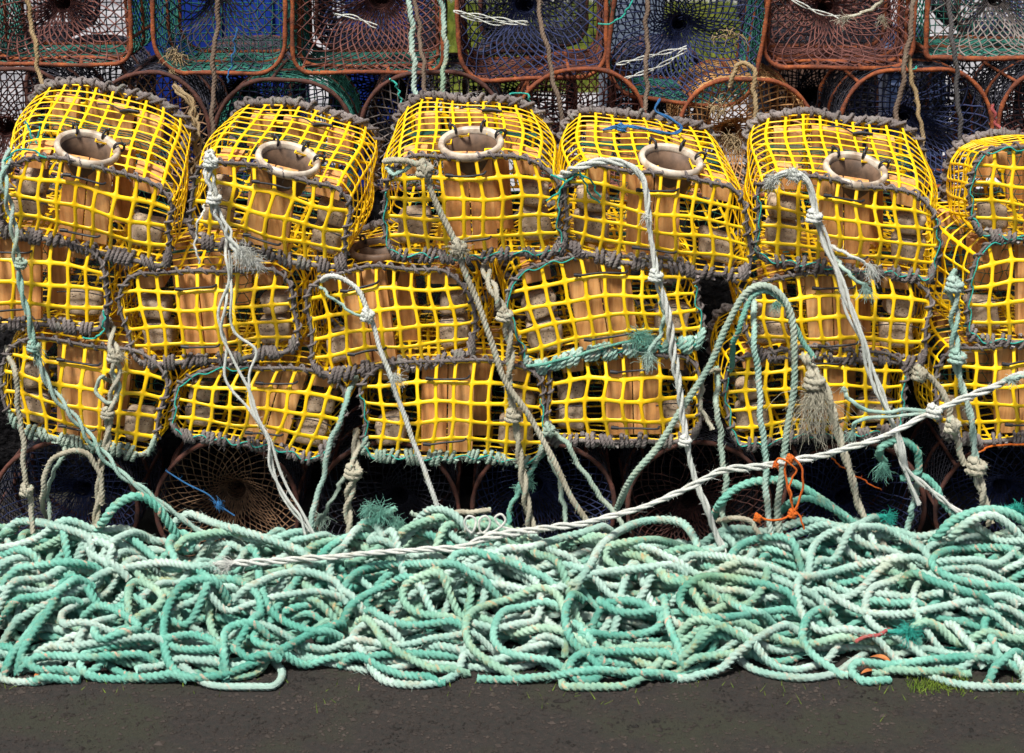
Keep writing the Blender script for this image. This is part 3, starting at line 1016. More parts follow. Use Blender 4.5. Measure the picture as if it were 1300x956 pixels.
potpx(976, 1158, -84, 86, YB, rb=.06, rt=.08, net='net_black', funnel='net_maroon', floor='net_maroon', seed=6, label='rusty framed pot with purple brown net and a torn white tie in its mouth', double=True)
potpx(1184, 1396, -88, 74, YB, rb=.02, rt=.03, net='net_green', funnel='net_grey', floor='net_green', seed=7, label='square cornered rusty pot with green net at the top right corner', double=False, rod=.0075)
# rank below: arched tops
arch = [(-110, 100, 88, 'net_black', 'net_maroon', 'rusty arched pot at the left edge behind the leftmost top yellow trap', 'darkrust'),
        (112, 262, 92, 'net_black', 'net_brown', 'dark arched pot beside the tan cord coil behind the leftmost yellow trap', 'darkrust'),
        (270, 446, 101, 'net_green', 'net_navy', 'arched pot edged in green twine in front of the blue tub', 'darkrust'),
        (458, 640, 92, 'net_black', 'net_grey', 'arched pot with grey black net behind the level yellow trap', 'darkrust'),
        (655, 822, 88, 'net_maroon', 'net_maroon', 'arched rusty pot with purple brown net between the two middle yellow traps', 'rust'),
        (862, 1036, 100, 'net_tan', 'net_tan', 'arched rusty pot with orange tan net and a tan rope loop on its top', 'rust'),
        (1068, 1264, 88, 'net_black', 'net_navy', 'arched rusty pot with navy net behind the second yellow trap from the right edge', 'rust'),
        (1272, 1460, 84, 'net_black', 'net_maroon', 'arched rusty pot with red cord at the right edge of the photo', 'rust')]
for i, (x0, x1, y0, n1, n2, lab, ir) in enumerate(arch):
    a = P(x0, y0, YB - .10); b = P(x1, y0, YB - .10)
    W_ = b[0] - a[0]
    H_ = 0.33
    make_pot((a + b) / 2 - np.array([0, 0, H_ / 2]), W_, H_, .05, min(W_, H_) * .48, 0.42, n1, n2, lab, gA, seed=20 + i, iron=ir, double=False, sq=(i % 2 == 0), floor=n1,
             hole=.028, dens=1.1)
# a second, darker rank seen through the first
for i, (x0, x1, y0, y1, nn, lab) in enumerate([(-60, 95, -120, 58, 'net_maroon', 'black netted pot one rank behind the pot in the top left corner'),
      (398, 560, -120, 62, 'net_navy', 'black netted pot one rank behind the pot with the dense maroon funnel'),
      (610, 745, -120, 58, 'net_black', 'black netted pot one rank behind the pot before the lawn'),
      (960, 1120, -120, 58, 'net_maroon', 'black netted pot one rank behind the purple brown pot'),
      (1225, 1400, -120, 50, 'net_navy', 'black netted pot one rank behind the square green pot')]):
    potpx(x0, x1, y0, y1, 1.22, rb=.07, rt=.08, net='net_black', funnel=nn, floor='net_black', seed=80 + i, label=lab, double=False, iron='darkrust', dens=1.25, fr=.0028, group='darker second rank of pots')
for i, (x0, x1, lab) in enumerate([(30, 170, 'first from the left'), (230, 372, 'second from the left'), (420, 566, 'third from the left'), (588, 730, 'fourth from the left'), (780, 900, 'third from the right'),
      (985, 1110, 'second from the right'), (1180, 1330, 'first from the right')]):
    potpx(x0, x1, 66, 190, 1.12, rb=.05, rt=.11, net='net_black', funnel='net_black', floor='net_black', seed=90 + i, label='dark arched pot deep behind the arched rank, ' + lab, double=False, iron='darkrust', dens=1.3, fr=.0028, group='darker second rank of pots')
# black mass under the arched rank, added to block light behind the traps
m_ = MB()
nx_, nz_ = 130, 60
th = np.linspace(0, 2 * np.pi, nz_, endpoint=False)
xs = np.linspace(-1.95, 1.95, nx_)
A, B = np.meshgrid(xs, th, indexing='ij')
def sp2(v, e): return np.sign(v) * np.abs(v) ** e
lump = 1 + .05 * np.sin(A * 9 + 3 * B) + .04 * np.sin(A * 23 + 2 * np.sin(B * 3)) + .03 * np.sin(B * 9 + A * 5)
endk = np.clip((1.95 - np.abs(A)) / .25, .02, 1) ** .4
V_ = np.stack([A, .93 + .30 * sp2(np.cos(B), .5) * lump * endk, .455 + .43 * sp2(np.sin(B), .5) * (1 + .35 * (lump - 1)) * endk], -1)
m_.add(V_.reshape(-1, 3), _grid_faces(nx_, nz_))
tag(m_.build('added_filler_mass', 'heap'), 'black filler mass added to block light behind the yellow traps', 'filler mass', kind='stuff')
# bottom rank under the yellow traps: round mouths
bot = [(84, 'net_navy', 'net_navy', 'dark round pot mouth with navy net at the bottom left, behind the beige rope loop'),
       (289, 'net_black', 'net_brown', 'round rusty pot mouth with brown net funnel knotted in blue, under the lower yellow row'),
       (492, 'net_black', 'net_black', 'dark round pot mouth behind the frayed teal pompom'),
       (690, 'net_black', 'net_navy', 'dark round pot mouth under the middle of the lower yellow row'),
       (886, 'net_black', 'net_dim', 'round rusty pot mouth with reddish net left of the orange twine'),
       (1082, 'net_navy', 'net_navy', 'dark round pot mouth right of the orange twine'),
       (1278, 'net_black', 'net_navy', 'dark round pot mouth at the bottom right with orange cord')]
for i, (x, n1, n2, lab) in enumerate(bot):
    c_ = P(x, 656, 0.05)
    rad = 0.192
    c_[2] = rad + 0.006
    make_pot(c_, 2 * rad, 2 * rad, rad * .98, rad * .98, 0.42, n1, n2, lab, 'round mouthed pots carrying the yellow traps', seed=40 + i, iron='darkrust', double=False,
             hole=.028, dens=1.15, floor='net_black', fr=.0016)
m_ = MB()
pts = [P(*q, .03) for q in Z('bl', [(620, 110), (700, 160), (780, 200), (820, 240), (880, 280)])]
rope(m_, spline(pts, .002), .0026, hairs=30)
knot(m_, P(*Z('bl', [(822, 240)])[0], .03), (0.3, 0, 1), .0035, 3, 1.6, fuzzy=4)
tag(m_.build('blue_twine', 'blue'), 'blue cord knotted in the mouth of the brown net pot', 'twine')

# ------------------------------------------------------------------ rope pile
PR = 0.0114
def g_surf(x, y):
    """target top of the pile"""
    t = np.clip((-y) / 0.66, 0, 1)
    b = 0.030 + 0.200 * (1 - t) ** 0.85
    b = b + 0.016 * np.sin(x * 4.1 + 1.0) * (1 - t) + 0.010 * np.sin(x * 9.3 + y * 11) * (1 - t)
    return np.clip(b, 0.012, None)

def pile_pt(px, py):
    d = ray(px, py)
    lo, hi = 0.5, 8.0
    s = 3.9
    prev = None
    for k in range(200):
        s = 3.9 + k * 0.008
        p = CAMP + d * s
        if p[2] <= g_surf(p[0], p[1]):
            return p
        if p[1] > -0.01:
            return CAMP + d * ((-0.01 - CAMP[1]) / d[1])
    return p

GX0, GX1, GY0, GY1, GS = -1.75, 1.75, -0.75, 0.12, 0.006
HM = np.zeros((int((GX1 - GX0) / GS), int((GY1 - GY0) / GS)))
def hm_get(x, y, r):
    ix = np.clip(((x - GX0) / GS).astype(int), 2, HM.shape[0] - 3)
    iy = np.clip(((y - GY0) / GS).astype(int), 2, HM.shape[1] - 3)
    m = HM[ix, iy]
    for dx, dy in ((1, 0), (-1, 0), (0, 1), (0, -1), (2, 0), (-2, 0), (0, 2), (0, -2)):
        m = np.maximum(m, HM[np.clip(ix + dx, 0, HM.shape[0] - 1), np.clip(iy + dy, 0, HM.shape[1] - 1)] - 0.002 * (abs(dx) + abs(dy)))
    return m
_k = int(PR / GS) + 1
_off = [(i, j, math.sqrt(max(0, PR ** 2 - (i * GS) ** 2 - (j * GS) ** 2))) for i in range(-_k, _k + 1) for j in range(-_k, _k + 1) if math.hypot(i, j) * GS < PR]
def lay_rope(xy, R=PR, k=13, dive=False):
    """rest a path on whatever lies in the pile already"""
    p = resample(xy, 0.0045)
    z = hm_get(p[:, 0], p[:, 1], R) + R * 0.92
    zp = np.pad(z, k, mode='edge')
    zm = np.percentile(np.stack([zp[i:i + len(z)] for i in range(k - 5, k + 6)]), 88, axis=0)
    ker = np.hanning(2 * k + 1); ker /= ker.sum()
    zs = np.convolve(np.pad(zm, k, mode='edge'), ker, mode='valid')
    if dive:
        e = np.minimum(np.arange(len(zs)), np.arange(len(zs))[::-1]) * 0.0045
        zs = zs - 0.035 * np.clip(1 - e / 0.05, 0, 1) ** 1.5
    zs = np.maximum(zs, R * .9)
    q = np.column_stack([p[:, 0], p[:, 1], zs])
    ix = np.clip(((p[:, 0] - GX0) / GS).astype(int), 4, HM.shape[0] - 5)
    iy = np.clip(((p[:, 1] - GY0) / GS).astype(int), 4, HM.shape[1] - 5)
    for (i, j, h) in _off:
        np.maximum.at(HM, (ix + i, iy + j), zs + h * R / PR)
    return q

def wander(rng, top=False):
    side = rng.choice([-1, 1])
    x = side * 1.74
    y = rng.uniform(-0.63, -0.04)
    th = (0 if side < 0 else math.pi) + rng.normal(0, .2)
    k = 0.0
    pts = [(x, y)]
    bend = 0; bk = 0
    L = 0
    cool = 0
    while L < 7.0:
        L += .02
        if bend > 0:
            bend -= 1
            kk = bk
        else:
            cool -= 1
            base = 0 if math.cos(th) > 0 else math.pi
            dth = (th - base + math.pi) % (2 * math.pi) - math.pi
            k = 0.93 * k + rng.normal(0, 0.75)
            kk = k - 2.2 * dth
            sg = 1 if math.cos(th) > 0 else -1
            if y < -0.55: kk += 9 * sg
            if y > -0.09: kk -= 9 * sg
            if cool < 0 and rng.random() < 0.03 and abs(x) < 1.5:
                rad = rng.uniform(.05, .13)
                up = 1 if y < -.3 else -1
                if rng.random() < .25: up = -up
                bk = sg * up / rad
                bend = int(rng.uniform(2.2, 3.7) * rad / 0.02)
                cool = 12
        th += kk * 0.02
        x += math.cos(th) * 0.02; y += math.sin(th) * 0.02
        y = min(-0.015, max(-0.655, y))
        pts.append((x, y))
        if abs(x) > 1.75 and L > .3:
            break
    return np.array(pts)

rngp = np.random.default_rng(11)
pile = MB()
pile2 = MB()
pile3 = MB()
pile4 = MB()
PILES = [pile, pile, pile, pile2, pile2, pile3, pile4]
total = 0
for it in range(120):
    best = None
    for c in range(12):
        w_ = wander(rngp)
        g = g_surf(w_[:, 0], w_[:, 1])
        h = hm_get(w_[:, 0], w_[:, 1], PR)
        room = (g - h - 1.2 * PR)
        sc = room.mean() + 0.5 * min(0, np.percentile(room, 8))
        if best is None or sc > best[0]:
            best = (sc, w_)
    if best[0] < -0.004:
        break
    sm = spline(np.column_stack([best[1], np.zeros(len(best[1]))]), 0.01)[:, :2]
    q = lay_rope(sm)
    low = q[:, 2].mean() < g_surf(q[:, 0], q[:, 1]).mean() - 0.07
    total += 1
    rope(PILES[rngp.integers(7)], resample(q, 0.007 if low else 0.0042), PR * rngp.uniform(.86, 1.02), hairs=10 if low else 75, hl=.012)
print('pile ropes', total)

def trace_rope(pxs):
    """rope lying on the pile along a traced line: its depth follows the heap's own height"""
    pp = spline(np.array([(a, b, 0.) for a, b in pxs]), 3.0)[:, :2]
    pts = np.array([pile_pt(*q) for q in pp])
    rays = np.array([ray(*q) for q in pp])
    S_ = np.arange(3.7, 5.7, 0.006)
    Q = CAMP + rays[:, None] * S_[None, :, None]
    gx = np.clip(((Q[..., 0] - GX0) / GS).astype(int), 0, HM.shape[0] - 1)
    gy = np.clip(((Q[..., 1] - GY0) / GS).astype(int), 0, HM.shape[1] - 1)
    hit = (Q[..., 2] <= HM[gx, gy] + PR * .8) | (Q[..., 1] > -.02)
    s_ = S_[np.argmax(hit, axis=1)]
    lim = np.array([np.linalg.norm(q - CAMP) for q in pts]) / np.linalg.norm(rays, axis=1)
    s_ = np.clip(s_, lim - .09, lim + .05)
    n = min(13, len(s_) - 1)
    sp_ = np.pad(s_, n, mode='edge')
    lo_ = np.percentile(np.stack([sp_[k_:k_ + len(s_)] for k_ in range(n - min(4, n), n + min(4, n) + 1)]), 25, axis=0)
    ker = np.hanning(2 * n + 1); ker /= ker.sum()
    s_ = np.convolve(np.pad(lo_, n, mode='edge'), ker, mode='valid')
    pts = CAMP + rays * s_[:, None]
    gnd = pts[:, 2] < PR * .9
    pts[gnd] = CAMP + rays[gnd] * ((PR * .9 - CAMP[2]) / rays[gnd, 2])[:, None]
    pts = np.vstack([pts[:-1:3], pts[-1:]])
    c = spline(pts, .0042)
    e = np.minimum(np.arange(len(c)), np.arange(len(c))[::-1]) * 0.0042
    c[:, 2] -= 0.035 * np.clip(1 - e / 0.05, 0, 1) ** 1.5
    c[:, 2] = np.maximum(c[:, 2], PR * .85)
    ix = np.clip(((c[:, 0] - GX0) / GS).astype(int), 4, HM.shape[0] - 5)
    iy = np.clip(((c[:, 1] - GY0) / GS).astype(int), 4, HM.shape[1] - 5)
    for (i, j, h) in _off:
        np.maximum.at(HM, (ix + i, iy + j), c[:, 2] + h)
    return c

TR_ = [('bl', [(0, 500), (60, 480), (150, 465), (250, 455), (350, 470), (420, 490)], 0),
 ('bl', [(0, 720), (100, 650), (200, 600), (300, 550), (400, 490), (500, 470), (620, 455), (730, 470), (830, 460)], 'mint green rope slanting up to the right from the lower left edge of the pile'),
 ('bl', [(0, 860), (100, 730), (180, 640), (300, 560)], 0),
 ('bl', [(50, 850), (110, 740), (180, 640), (220, 560), (260, 480)], 0),
 ('bl', [(0, 610), (80, 590), (200, 570), (280, 520), (350, 500)], 0),
 ('bl', [(860, 560), (790, 520), (700, 530), (640, 600), (615, 700), (630, 820), (690, 880), (820, 880), (960, 830), (1080, 770), (1170, 720), (1250, 690), (1290, 640)], 'big round mint rope bight at the front left of the pile'),
 ('bl', [(830, 850), (835, 780), (750, 730), (620, 740), (500, 755), (400, 770), (330, 790), (300, 830), (330, 875), (420, 892), (600, 880), (700, 850)], 'flat mint rope hairpin lying on the ground at the lower left'),
 ('bl', [(100, 870), (200, 890), (300, 895)], 0),
 ('bl', [(120, 760), (250, 770), (400, 750), (550, 735), (640, 730)], 0),
 ('bl', [(60, 820), (200, 805), (350, 810), (500, 800), (600, 800)], 0),
 ('bl', [(440, 460), (370, 440), (330, 400), (360, 375), (420, 400), (410, 450), (480, 470)], 'small mint rope loop at the upper left of the pile'),
 ('bl', [(600, 400), (650, 400), (710, 410), (720, 370), (680, 345), (640, 370), (640, 410), (670, 440)], 0),
 ('bl', [(640, 380), (720, 360), (830, 340), (950, 350), (1050, 390), (1150, 430), (1220, 440)], 0),
 ('bl', [(640, 270), (720, 275), (800, 305), (900, 335), (1000, 365), (1100, 400), (1180, 430)], 'mint rope running down along the top of the pile below the brown net pot'),
 ('bl', [(925, 360), (960, 420), (980, 540), (1020, 640), (1100, 690), (1200, 715), (1280, 690)], 0),
 ('bl', [(870, 560), (950, 540), (1050, 500), (1150, 490), (1250, 520), (1300, 560)], 0),
 ('bl', [(1010, 690), (930, 680), (850, 710), (840, 790), (850, 860)], 0),
 ('bl', [(860, 730), (900, 790), (950, 810), (1050, 770)], 0),
 ('bl', [(350, 660), (370, 740), (450, 720), (520, 700), (480, 660), (400, 620), (300, 620)], 0),
 ('bl', [(480, 660), (490, 540), (560, 540), (610, 590), (560, 640), (480, 640)], 0),
 ('bl', [(0, 310), (100, 300), (200, 315), (300, 345), (340, 370), (340, 420)], 0),
 ('bm', [(480, 655), (350, 655), (270, 630), (240, 580), (260, 530), (330, 500), (420, 480)], 'mint rope bight left of the middle of the pile'),
 ('bm', [(470, 450), (520, 520), (620, 540), (740, 560), (860, 540), (950, 500), (1100, 480), (1300, 455)], 'long mint rope running across the middle of the pile'),
 ('bm', [(0, 570), (60, 500), (150, 465), (300, 460), (430, 460), (500, 500), (600, 540)], 0),
 ('bm', [(0, 660), (80, 590), (200, 530), (300, 480)], 0),
 ('bm', [(100, 590), (150, 650), (250, 690), (380, 680), (480, 660)], 0),
 ('bm', [(70, 630), (130, 690), (180, 760), (260, 810), (350, 850), (440, 850), (490, 830)], 0),
 ('bm', [(850, 760), (855, 660), (820, 580), (750, 550), (650, 590), (520, 630), (480, 680), (490, 760), (550, 820), (620, 860), (700, 895)], 'wide mint rope bight in the middle front of the pile'),
 ('bm', [(830, 580), (700, 620), (620, 640), (585, 700), (590, 760), (650, 800), (780, 820), (860, 820)], 0),
 ('bm', [(920, 550), (880, 570), (850, 650), (870, 740), (930, 800), (980, 850), (960, 895), (880, 885), (870, 835), (910, 800), (1000, 790), (1150, 790), (1300, 800)], 'mint rope with a small front loop just right of the middle'),
 ('bm', [(860, 640), (900, 690), (960, 760), (1000, 790)], 0),
 ('bm', [(900, 680), (960, 720), (1080, 730), (1180, 710), (1210, 670), (1190, 640), (1100, 600), (1000, 610), (950, 650)], 0),
 ('bm', [(980, 550), (990, 600), (1050, 640), (1150, 640), (1250, 610)], 0),
 ('bm', [(1080, 470), (1010, 450), (1010, 400), (1080, 380), (1180, 370), (1250, 380), (1290, 350)], 0),
 ('bm', [(880, 520), (940, 470), (980, 400), (1050, 340), (1150, 300), (1270, 300), (1320, 340), (1360, 420)], 'mint rope arching over the top of the pile right of the middle'),
 ('bm', [(1220, 540), (1230, 650), (1260, 740), (1300, 800)], 0),
 ('bm', [(560, 400), (700, 400), (850, 360), (960, 330), (1030, 300)], 0),
 ('bm', [(400, 430), (500, 410), (560, 430), (640, 450), (750, 500), (830, 520)], 0),
 ('bm', [(0, 800), (90, 810), (160, 850), (260, 880), (400, 880)], 0),
 ('bm', [(520, 890), (640, 895), (800, 880), (950, 860), (1150, 870), (1300, 880)], 0),
 ('br', [(0, 430), (150, 430), (300, 460), (450, 505), (550, 500), (700, 460), (850, 440), (960, 430)], 'long mint rope across the upper right of the pile'),
 ('br', [(470, 610), (400, 560), (250, 520), (100, 510), (20, 560), (20, 620), (100, 660), (250, 655), (400, 630), (470, 610)], 'closed looking oval loop of mint rope under the orange twine'),
 ('br', [(150, 540), (200, 600), (280, 640), (360, 640)], 0),
 ('br', [(500, 520), (600, 590), (700, 640), (830, 650), (1000, 620), (1150, 590), (1280, 570)], 'pale mint rope sweeping across the lower right of the pile'),
 ('br', [(1300, 540), (1200, 545), (1050, 520), (970, 480), (960, 440), (1020, 410), (1150, 400), (1300, 400)], 'mint rope hairpin at the right edge of the pile'),
 ('br', [(840, 490), (870, 480), (950, 520), (1100, 570), (1200, 590)], 0),
 ('br', [(590, 610), (500, 650), (470, 720), (490, 780), (560, 840), (640, 870)], 0),
 ('br', [(0, 680), (100, 670), (200, 710), (270, 760), (230, 790), (100, 810), (0, 820)], 0),
 ('br', [(0, 890), (150, 860), (220, 800), (300, 740), (400, 690), (470, 680)], 0),
 ('br', [(1010, 640), (1060, 720), (1120, 780), (1150, 800)], 'short cut rope end lying on the lower right of the pile'),
 ('br', [(800, 895), (700, 900), (655, 865), (680, 830), (800, 840), (950, 820), (1100, 810), (1300, 830)], 'mint rope hairpin on the bare ground at the lower right'),
 ('br', [(700, 560), (760, 600), (850, 605), (950, 590)], 0),
 ('br', [(1160, 895), (1200, 840), (1300, 760)], 0),
 ('br', [(1180, 690), (1190, 760), (1230, 790)], 0),
 ('br', [(730, 850), (870, 862), (1000, 862), (1100, 858)], 0),
 ('br', [(960, 430), (900, 390), (840, 360), (760, 325), (640, 325), (560, 350), (510, 400), (490, 490)], 'mint rope arch standing over the dark gap at the upper right of the pile'),
 ('br', [(180, 450), (240, 390), (330, 360), (420, 370), (470, 440)], 0),
]
ropes_g = 'mint rope bights on top of the pile'
for i, (reg, pts, lab) in enumerate(TR_):
    q = trace_rope(Z(reg, pts))
    if not lab:
        rope([pile, pile2, pile, pile3, pile, pile4, pile2][i % 7], q, PR, hairs=80, hl=.012)
    else:
        m_ = MB()
        rope(m_, q, PR * 1.02, hairs=80, hl=.012)
        tag(m_.build('rope', ['mint', 'mint2', 'mint', 'stain', 'mint2', 'deep'][i % 6]), lab, 'rope', ropes_g)
o = pile.build('rope_pile', 'mint')
tag(o, 'tangled heap of mint green laid rope on the ground before the traps', 'rope pile', kind='stuff')
o2 = pile2.build('rope_pile', 'mint2')
tag(o2, 'paler bleached lengths mixed into the tangled heap of mint green rope', 'rope pile', kind='stuff')

tag(pile3.build('rope_pile', 'deep'), 'darker green lengths mixed into the tangled heap of mint green rope', 'rope pile', kind='stuff')
tag(pile4.build('rope_pile', 'stain'), 'yellow stained lengths mixed into the tangled heap of mint green rope', 'rope pile', kind='stuff')
# ------------------------------------------------------------------ hanging ropes
def hang(reg, pts, R, mat, label, Y=-0.06, Y2=None, strands=1, spread=.008, knots=(), frays=(), cat='rope', name='hanging_rope', group=None, hairs=80, wob=.003, tail=None, ply=None):
    if ply is None: ply = .5 if strands > 3 else .13
    if tail is None:
        tail = 22 if pts[-1][1] > 640 and reg == 'px' and Y < -.03 else 0
    """rope traced down the face of the stack; Y may be (start, end)"""
    px = Z(reg, pts) if reg else pts
    if Y2 is None: Y2 = Y
    if tail:
        a_, b_ = px[-2], px[-1]
        l_ = math.hypot(b_[0] - a_[0], b_[1] - a_[1]) or 1
        px = px + [(b_[0] + (b_[0] - a_[0]) / l_ * tail, b_[1] + (b_[1] - a_[1]) / l_ * tail)]
    n = len(px)
    m_ = MB()
    ph0 = RNG.random() * 6
    for s in range(strands):
        ps = []
        phs = RNG.random() * 6
        for i, q in enumerate(px):
            y = Y + (Y2 - Y) * i / (n - 1) + (.09 if i == 0 and Y < -.02 and cat == 'rope' else 0)
            p = P(q[0], q[1], y)
            ps.append(p)
        c = spline(ps, .004 if R > .005 else .003)
        t = np.linspace(0, 1, len(c))
        if strands > 1:
            sl = np.concatenate([[0], np.cumsum(np.linalg.norm(np.diff(c, axis=0), axis=1))])
            T_, U_, V_2 = frames(c)
            an = ph0 + s * 2 * math.pi / strands + 2 * math.pi * sl / ply
            sp_ = spread * (.85 + .35 * np.sin(sl * 9 + s)) * np.clip(sl / .03 + .3, 0, 1)
            c = c + (sp_ * np.cos(an))[:, None] * U_ + (sp_ * np.sin(an))[:, None] * V_2
        amp_ = wob * (1 if strands == 1 else (.4 if ply < .3 else 1.6))
        c = c + amp_ * np.stack([np.sin(t * 21 + phs * 3 + s) + .5 * np.sin(t * 47 + s * 2), np.sin(t * 17 + 2 * phs), 0 * t], 1)
        rope(m_, c, R, hairs=hairs, lay=R * 4.2, amp=.6 if R < .0056 else .9)
    def at(q):
        a = np.array(px); d = np.hypot(*(a - np.array(q)).T); i = int(d.argmin())
        return P(q[0], q[1], Y + (Y2 - Y) * i / (n - 1) - .004)
    for kq in knots:
        c = at(kq[:2])
        knot(m_, c, (0.25, 0, 1), R * (kq[2] if len(kq) > 2 else 1.0) * 1.0, 2.2, 1.5 if strands == 1 else 2.0, fuzzy=kq[3] if len(kq) > 3 else 0)
    for fq in frays:
        c = at(fq[:2])
        fray(m_, c, (fq[2], -.35, fq[3]), fq[4], int(fq[5]), fq[6] if len(fq) > 6 else .35, .0008)
    return tag(m_.build(name, mat), label, cat, group)

hang('px', [(12, 190), (5, 230), (12, 262), (18, 300), (22, 335), (27, 368), (37, 402), (43, 440), (51, 463), (68, 500), (98, 534), (118, 561), (146, 594), (183, 624), (217, 648), (254, 675)],
     .0058, 'mint2', 'pale green double rope falling from the leftmost top trap with a fuzzy knot', -.07, -.10, 2, .007, knots=[(27, 334, 1.1), (43, 440, 1.2, 5)], frays=[(45, 448, .6, -.4, .04, 40, .7)])
hang('px', [(8, 440), (18, 470), (21, 493), (25, 527), (30, 580), (34, 615), (40, 655)], .0078, 'beige', 'stiff brownish rope at the far left with one knot low down', -.05, -.09, knots=[(34, 622, 1.1)])
hang('px', [(139, 405), (145, 452), (147, 480), (139, 527), (135, 561), (128, 595), (124, 630), (121, 668)], .0066, 'beige', 'twisted pair of beige ropes with a fuzzy green knot under the left middle trap', -.05, -.09, 2, .008, knots=[(146, 452, 1.2, 6), (137, 525, 1.1)], frays=[(150, 450, 1, .1, .04, 60, .6)])
hang('px', [(140, 485), (128, 478), (123, 495), (133, 510), (147, 508), (152, 490), (140, 470)], .0055, 'sea', 'small weathered rope loop hitched on the twisted beige pair', -.06)
hang('px', [(58, 660), (54, 620), (66, 585), (90, 572), (113, 578), (126, 602), (130, 640)], .0078, 'beige', 'arched brown and green rope standing over the pile at lower left', -.09, -.09)
hang('bl', [(250, 0), (235, 60), (190, 140), (180, 220), (188, 300)], .006, 'sea', 'green rope running down behind the arched brown rope', -.05, -.08)
hang('px', [(112, 690), (132, 660), (152, 638), (178, 630), (203, 648), (223, 678)], .0125, 'mint', 'thick mint rope arch rising out of the left end of the pile', -.16, -.10, wob=.001)
hang('px', [(270, 192), (266, 215), (269, 240), (275, 265), (290, 300), (308, 322)], .0045, 'white', 'white cord bundle with a big frayed end on the second top trap', -.09, -.10, 4, .008, knots=[(268, 205, 1.7, 3), (272, 252, 1.7)],
     frays=[(303, 318, .6, -.5, .06, 190, .5), (312, 322, .5, -.5, .05, 160, .6), (324, 330, .8, -.6, .045, 120, .6)])
hang('px', [(264, 250), (255, 275), (248, 300), (252, 335)], .0028, 'white', 'single thin white cord left of the white bundle', -.07)
hang('px', [(285, 300), (288, 324), (291, 358), (275, 402), (288, 439), (287, 480), (315, 520), (338, 554), (350, 600), (358, 632), (388, 668)], .0040, 'white', 'thin white cord zigzagging down left over the middle trap', -.08, -.10)
hang('px', [(290, 310), (292, 358), (298, 419), (325, 446), (314, 480), (325, 527), (345, 560), (354, 600), (378, 640), (396, 670), (410, 695)], .0040, 'white', 'thin white cord kinking to the right over the middle trap', -.08, -.11)
hang('px', [(294, 330), (287, 380), (283, 420), (293, 452), (312, 490), (330, 530), (342, 562), (343, 600), (370, 640), (384, 660), (392, 700)], .0040, 'white', 'third thin white cord hanging between its two neighbours', -.09, -.11)
hang('px', [(452, 478), (436, 520), (420, 562), (408, 610), (398, 650), (388, 690)], .0078, 'mint2', 'straight pale mint rope slanting down left between two lower traps', -.05, -.10)
hang('px', [(404, 358), (422, 350), (440, 357), (456, 372), (468, 402), (484, 442), (498, 483), (511, 527), (526, 562), (545, 611), (555, 651), (570, 692)], .0072, 'white', 'off white rope with one knot slanting across the third lower trap', -.07, -.12,
     knots=[(467, 400, 1.2, 3)], frays=[(500, 478, 1, -.1, .045, 90, .45)])
hang('px', [(404, 360), (415, 372), (430, 385), (450, 398), (462, 402)], .004, 'mint2', 'thin green strand beside the bend of the off white rope', -.06)
hang('px', [(489, 205), (505, 203), (524, 206), (540, 215), (545, 240), (559, 271), (576, 305), (586, 330), (599, 364), (620, 425), (636, 473), (667, 520), (690, 561), (714, 611), (746, 662)], .0085, 'beige', 'thick beige rope with a big knot on the level top trap', -.09, -.12,
     knots=[(540, 215, 1.25, 4), (583, 314, 1.15, 5)], frays=[(583, 314, -.9, -.1, .045, 60, .7), (586, 316, .6, -.4, .04, 50, .7)])
hang('px', [(492, 212), (500, 222), (512, 216), (522, 210)], .006, 'mint2', 'short mint rope turn tied beside the big beige knot', -.09)
hang('px', [(614, 335), (627, 368), (640, 402), (647, 442), (647, 493), (653, 530), (660, 578), (667, 628), (674, 672)], .0072, 'beige', 'twisted beige rope pair hanging from the gap beside the pointed trap corner', -.06, -.10, 2, .007, knots=[(652, 528, 1.2), (641, 400, 1.2)])
hang('px', [(708, 226), (735, 212), (765, 205), (799, 210), (815, 225), (821, 250), (824, 281), (829, 318), (833, 347), (846, 391), (853, 435), (860, 480), (867, 530), (874, 575), (885, 615), (897, 645), (911, 682)], .0048, 'white', 'long bleached rope falling from the fourth top trap in three strands', -.08, -.13, 3, .006,
     knots=[(833, 350, 1.6, 1), (870, 560, 1.4)], frays=[(822, 275, -.8, -.5, .03, 40, .7)])
hang('px', [(838, 370), (843, 400), (840, 420), (829, 439), (824, 455)], .0066, 'mint2', 'short mint rope end with a frayed tip beside the mint hitches', -.09, knots=[], frays=[(825, 450, -.25, -1, .05, 150, .25)])
hang('px', [(668, 465), (690, 462), (730, 452), (770, 440), (805, 432), (825, 425)], .0042, 'mint', 'mint rope strung under the trap with mint hitches, frayed at its right end', -.02, frays=[(812, 428, .2, .5, .05, 200, .8), (822, 432, .5, .3, .045, 120, .8)])
hang('px', [(694, 540), (718, 562), (735, 590), (755, 620), (778, 650)], .0074, 'sea', 'green rope slanting down right below the third lower trap', -.04, -.10, knots=[(697, 545, 1.1, 3)])
hang('px', [(685, 560), (700, 585), (712, 620), (718, 665)], .007, 'sea', 'short weathered rope between the two slanting ropes under the lower row', -.03, -.08)
hang('px', [(690, 575), (665, 610), (650, 640), (642, 678)], .0075, 'mint', 'dark mint rope slanting down left into the shadow under the middle', -.0, -.04, frays=[(668, 612, 1, .2, .04, 60, .6), (662, 618, -1, -.1, .03, 40, .6)])
hang('px', [(782, 650), (802, 606), (836, 564), (874, 507), (904, 459), (921, 415), (941, 378), (962, 363), (985, 368), (1002, 392), (1009, 430), (1007, 490), (999, 545), (993, 600), (988, 650), (990, 690)], .0095, 'sea', 'arched mint rope hung over the right middle trap, with its left leg slanting down', -.07, -.12, wob=.002, hairs=110)
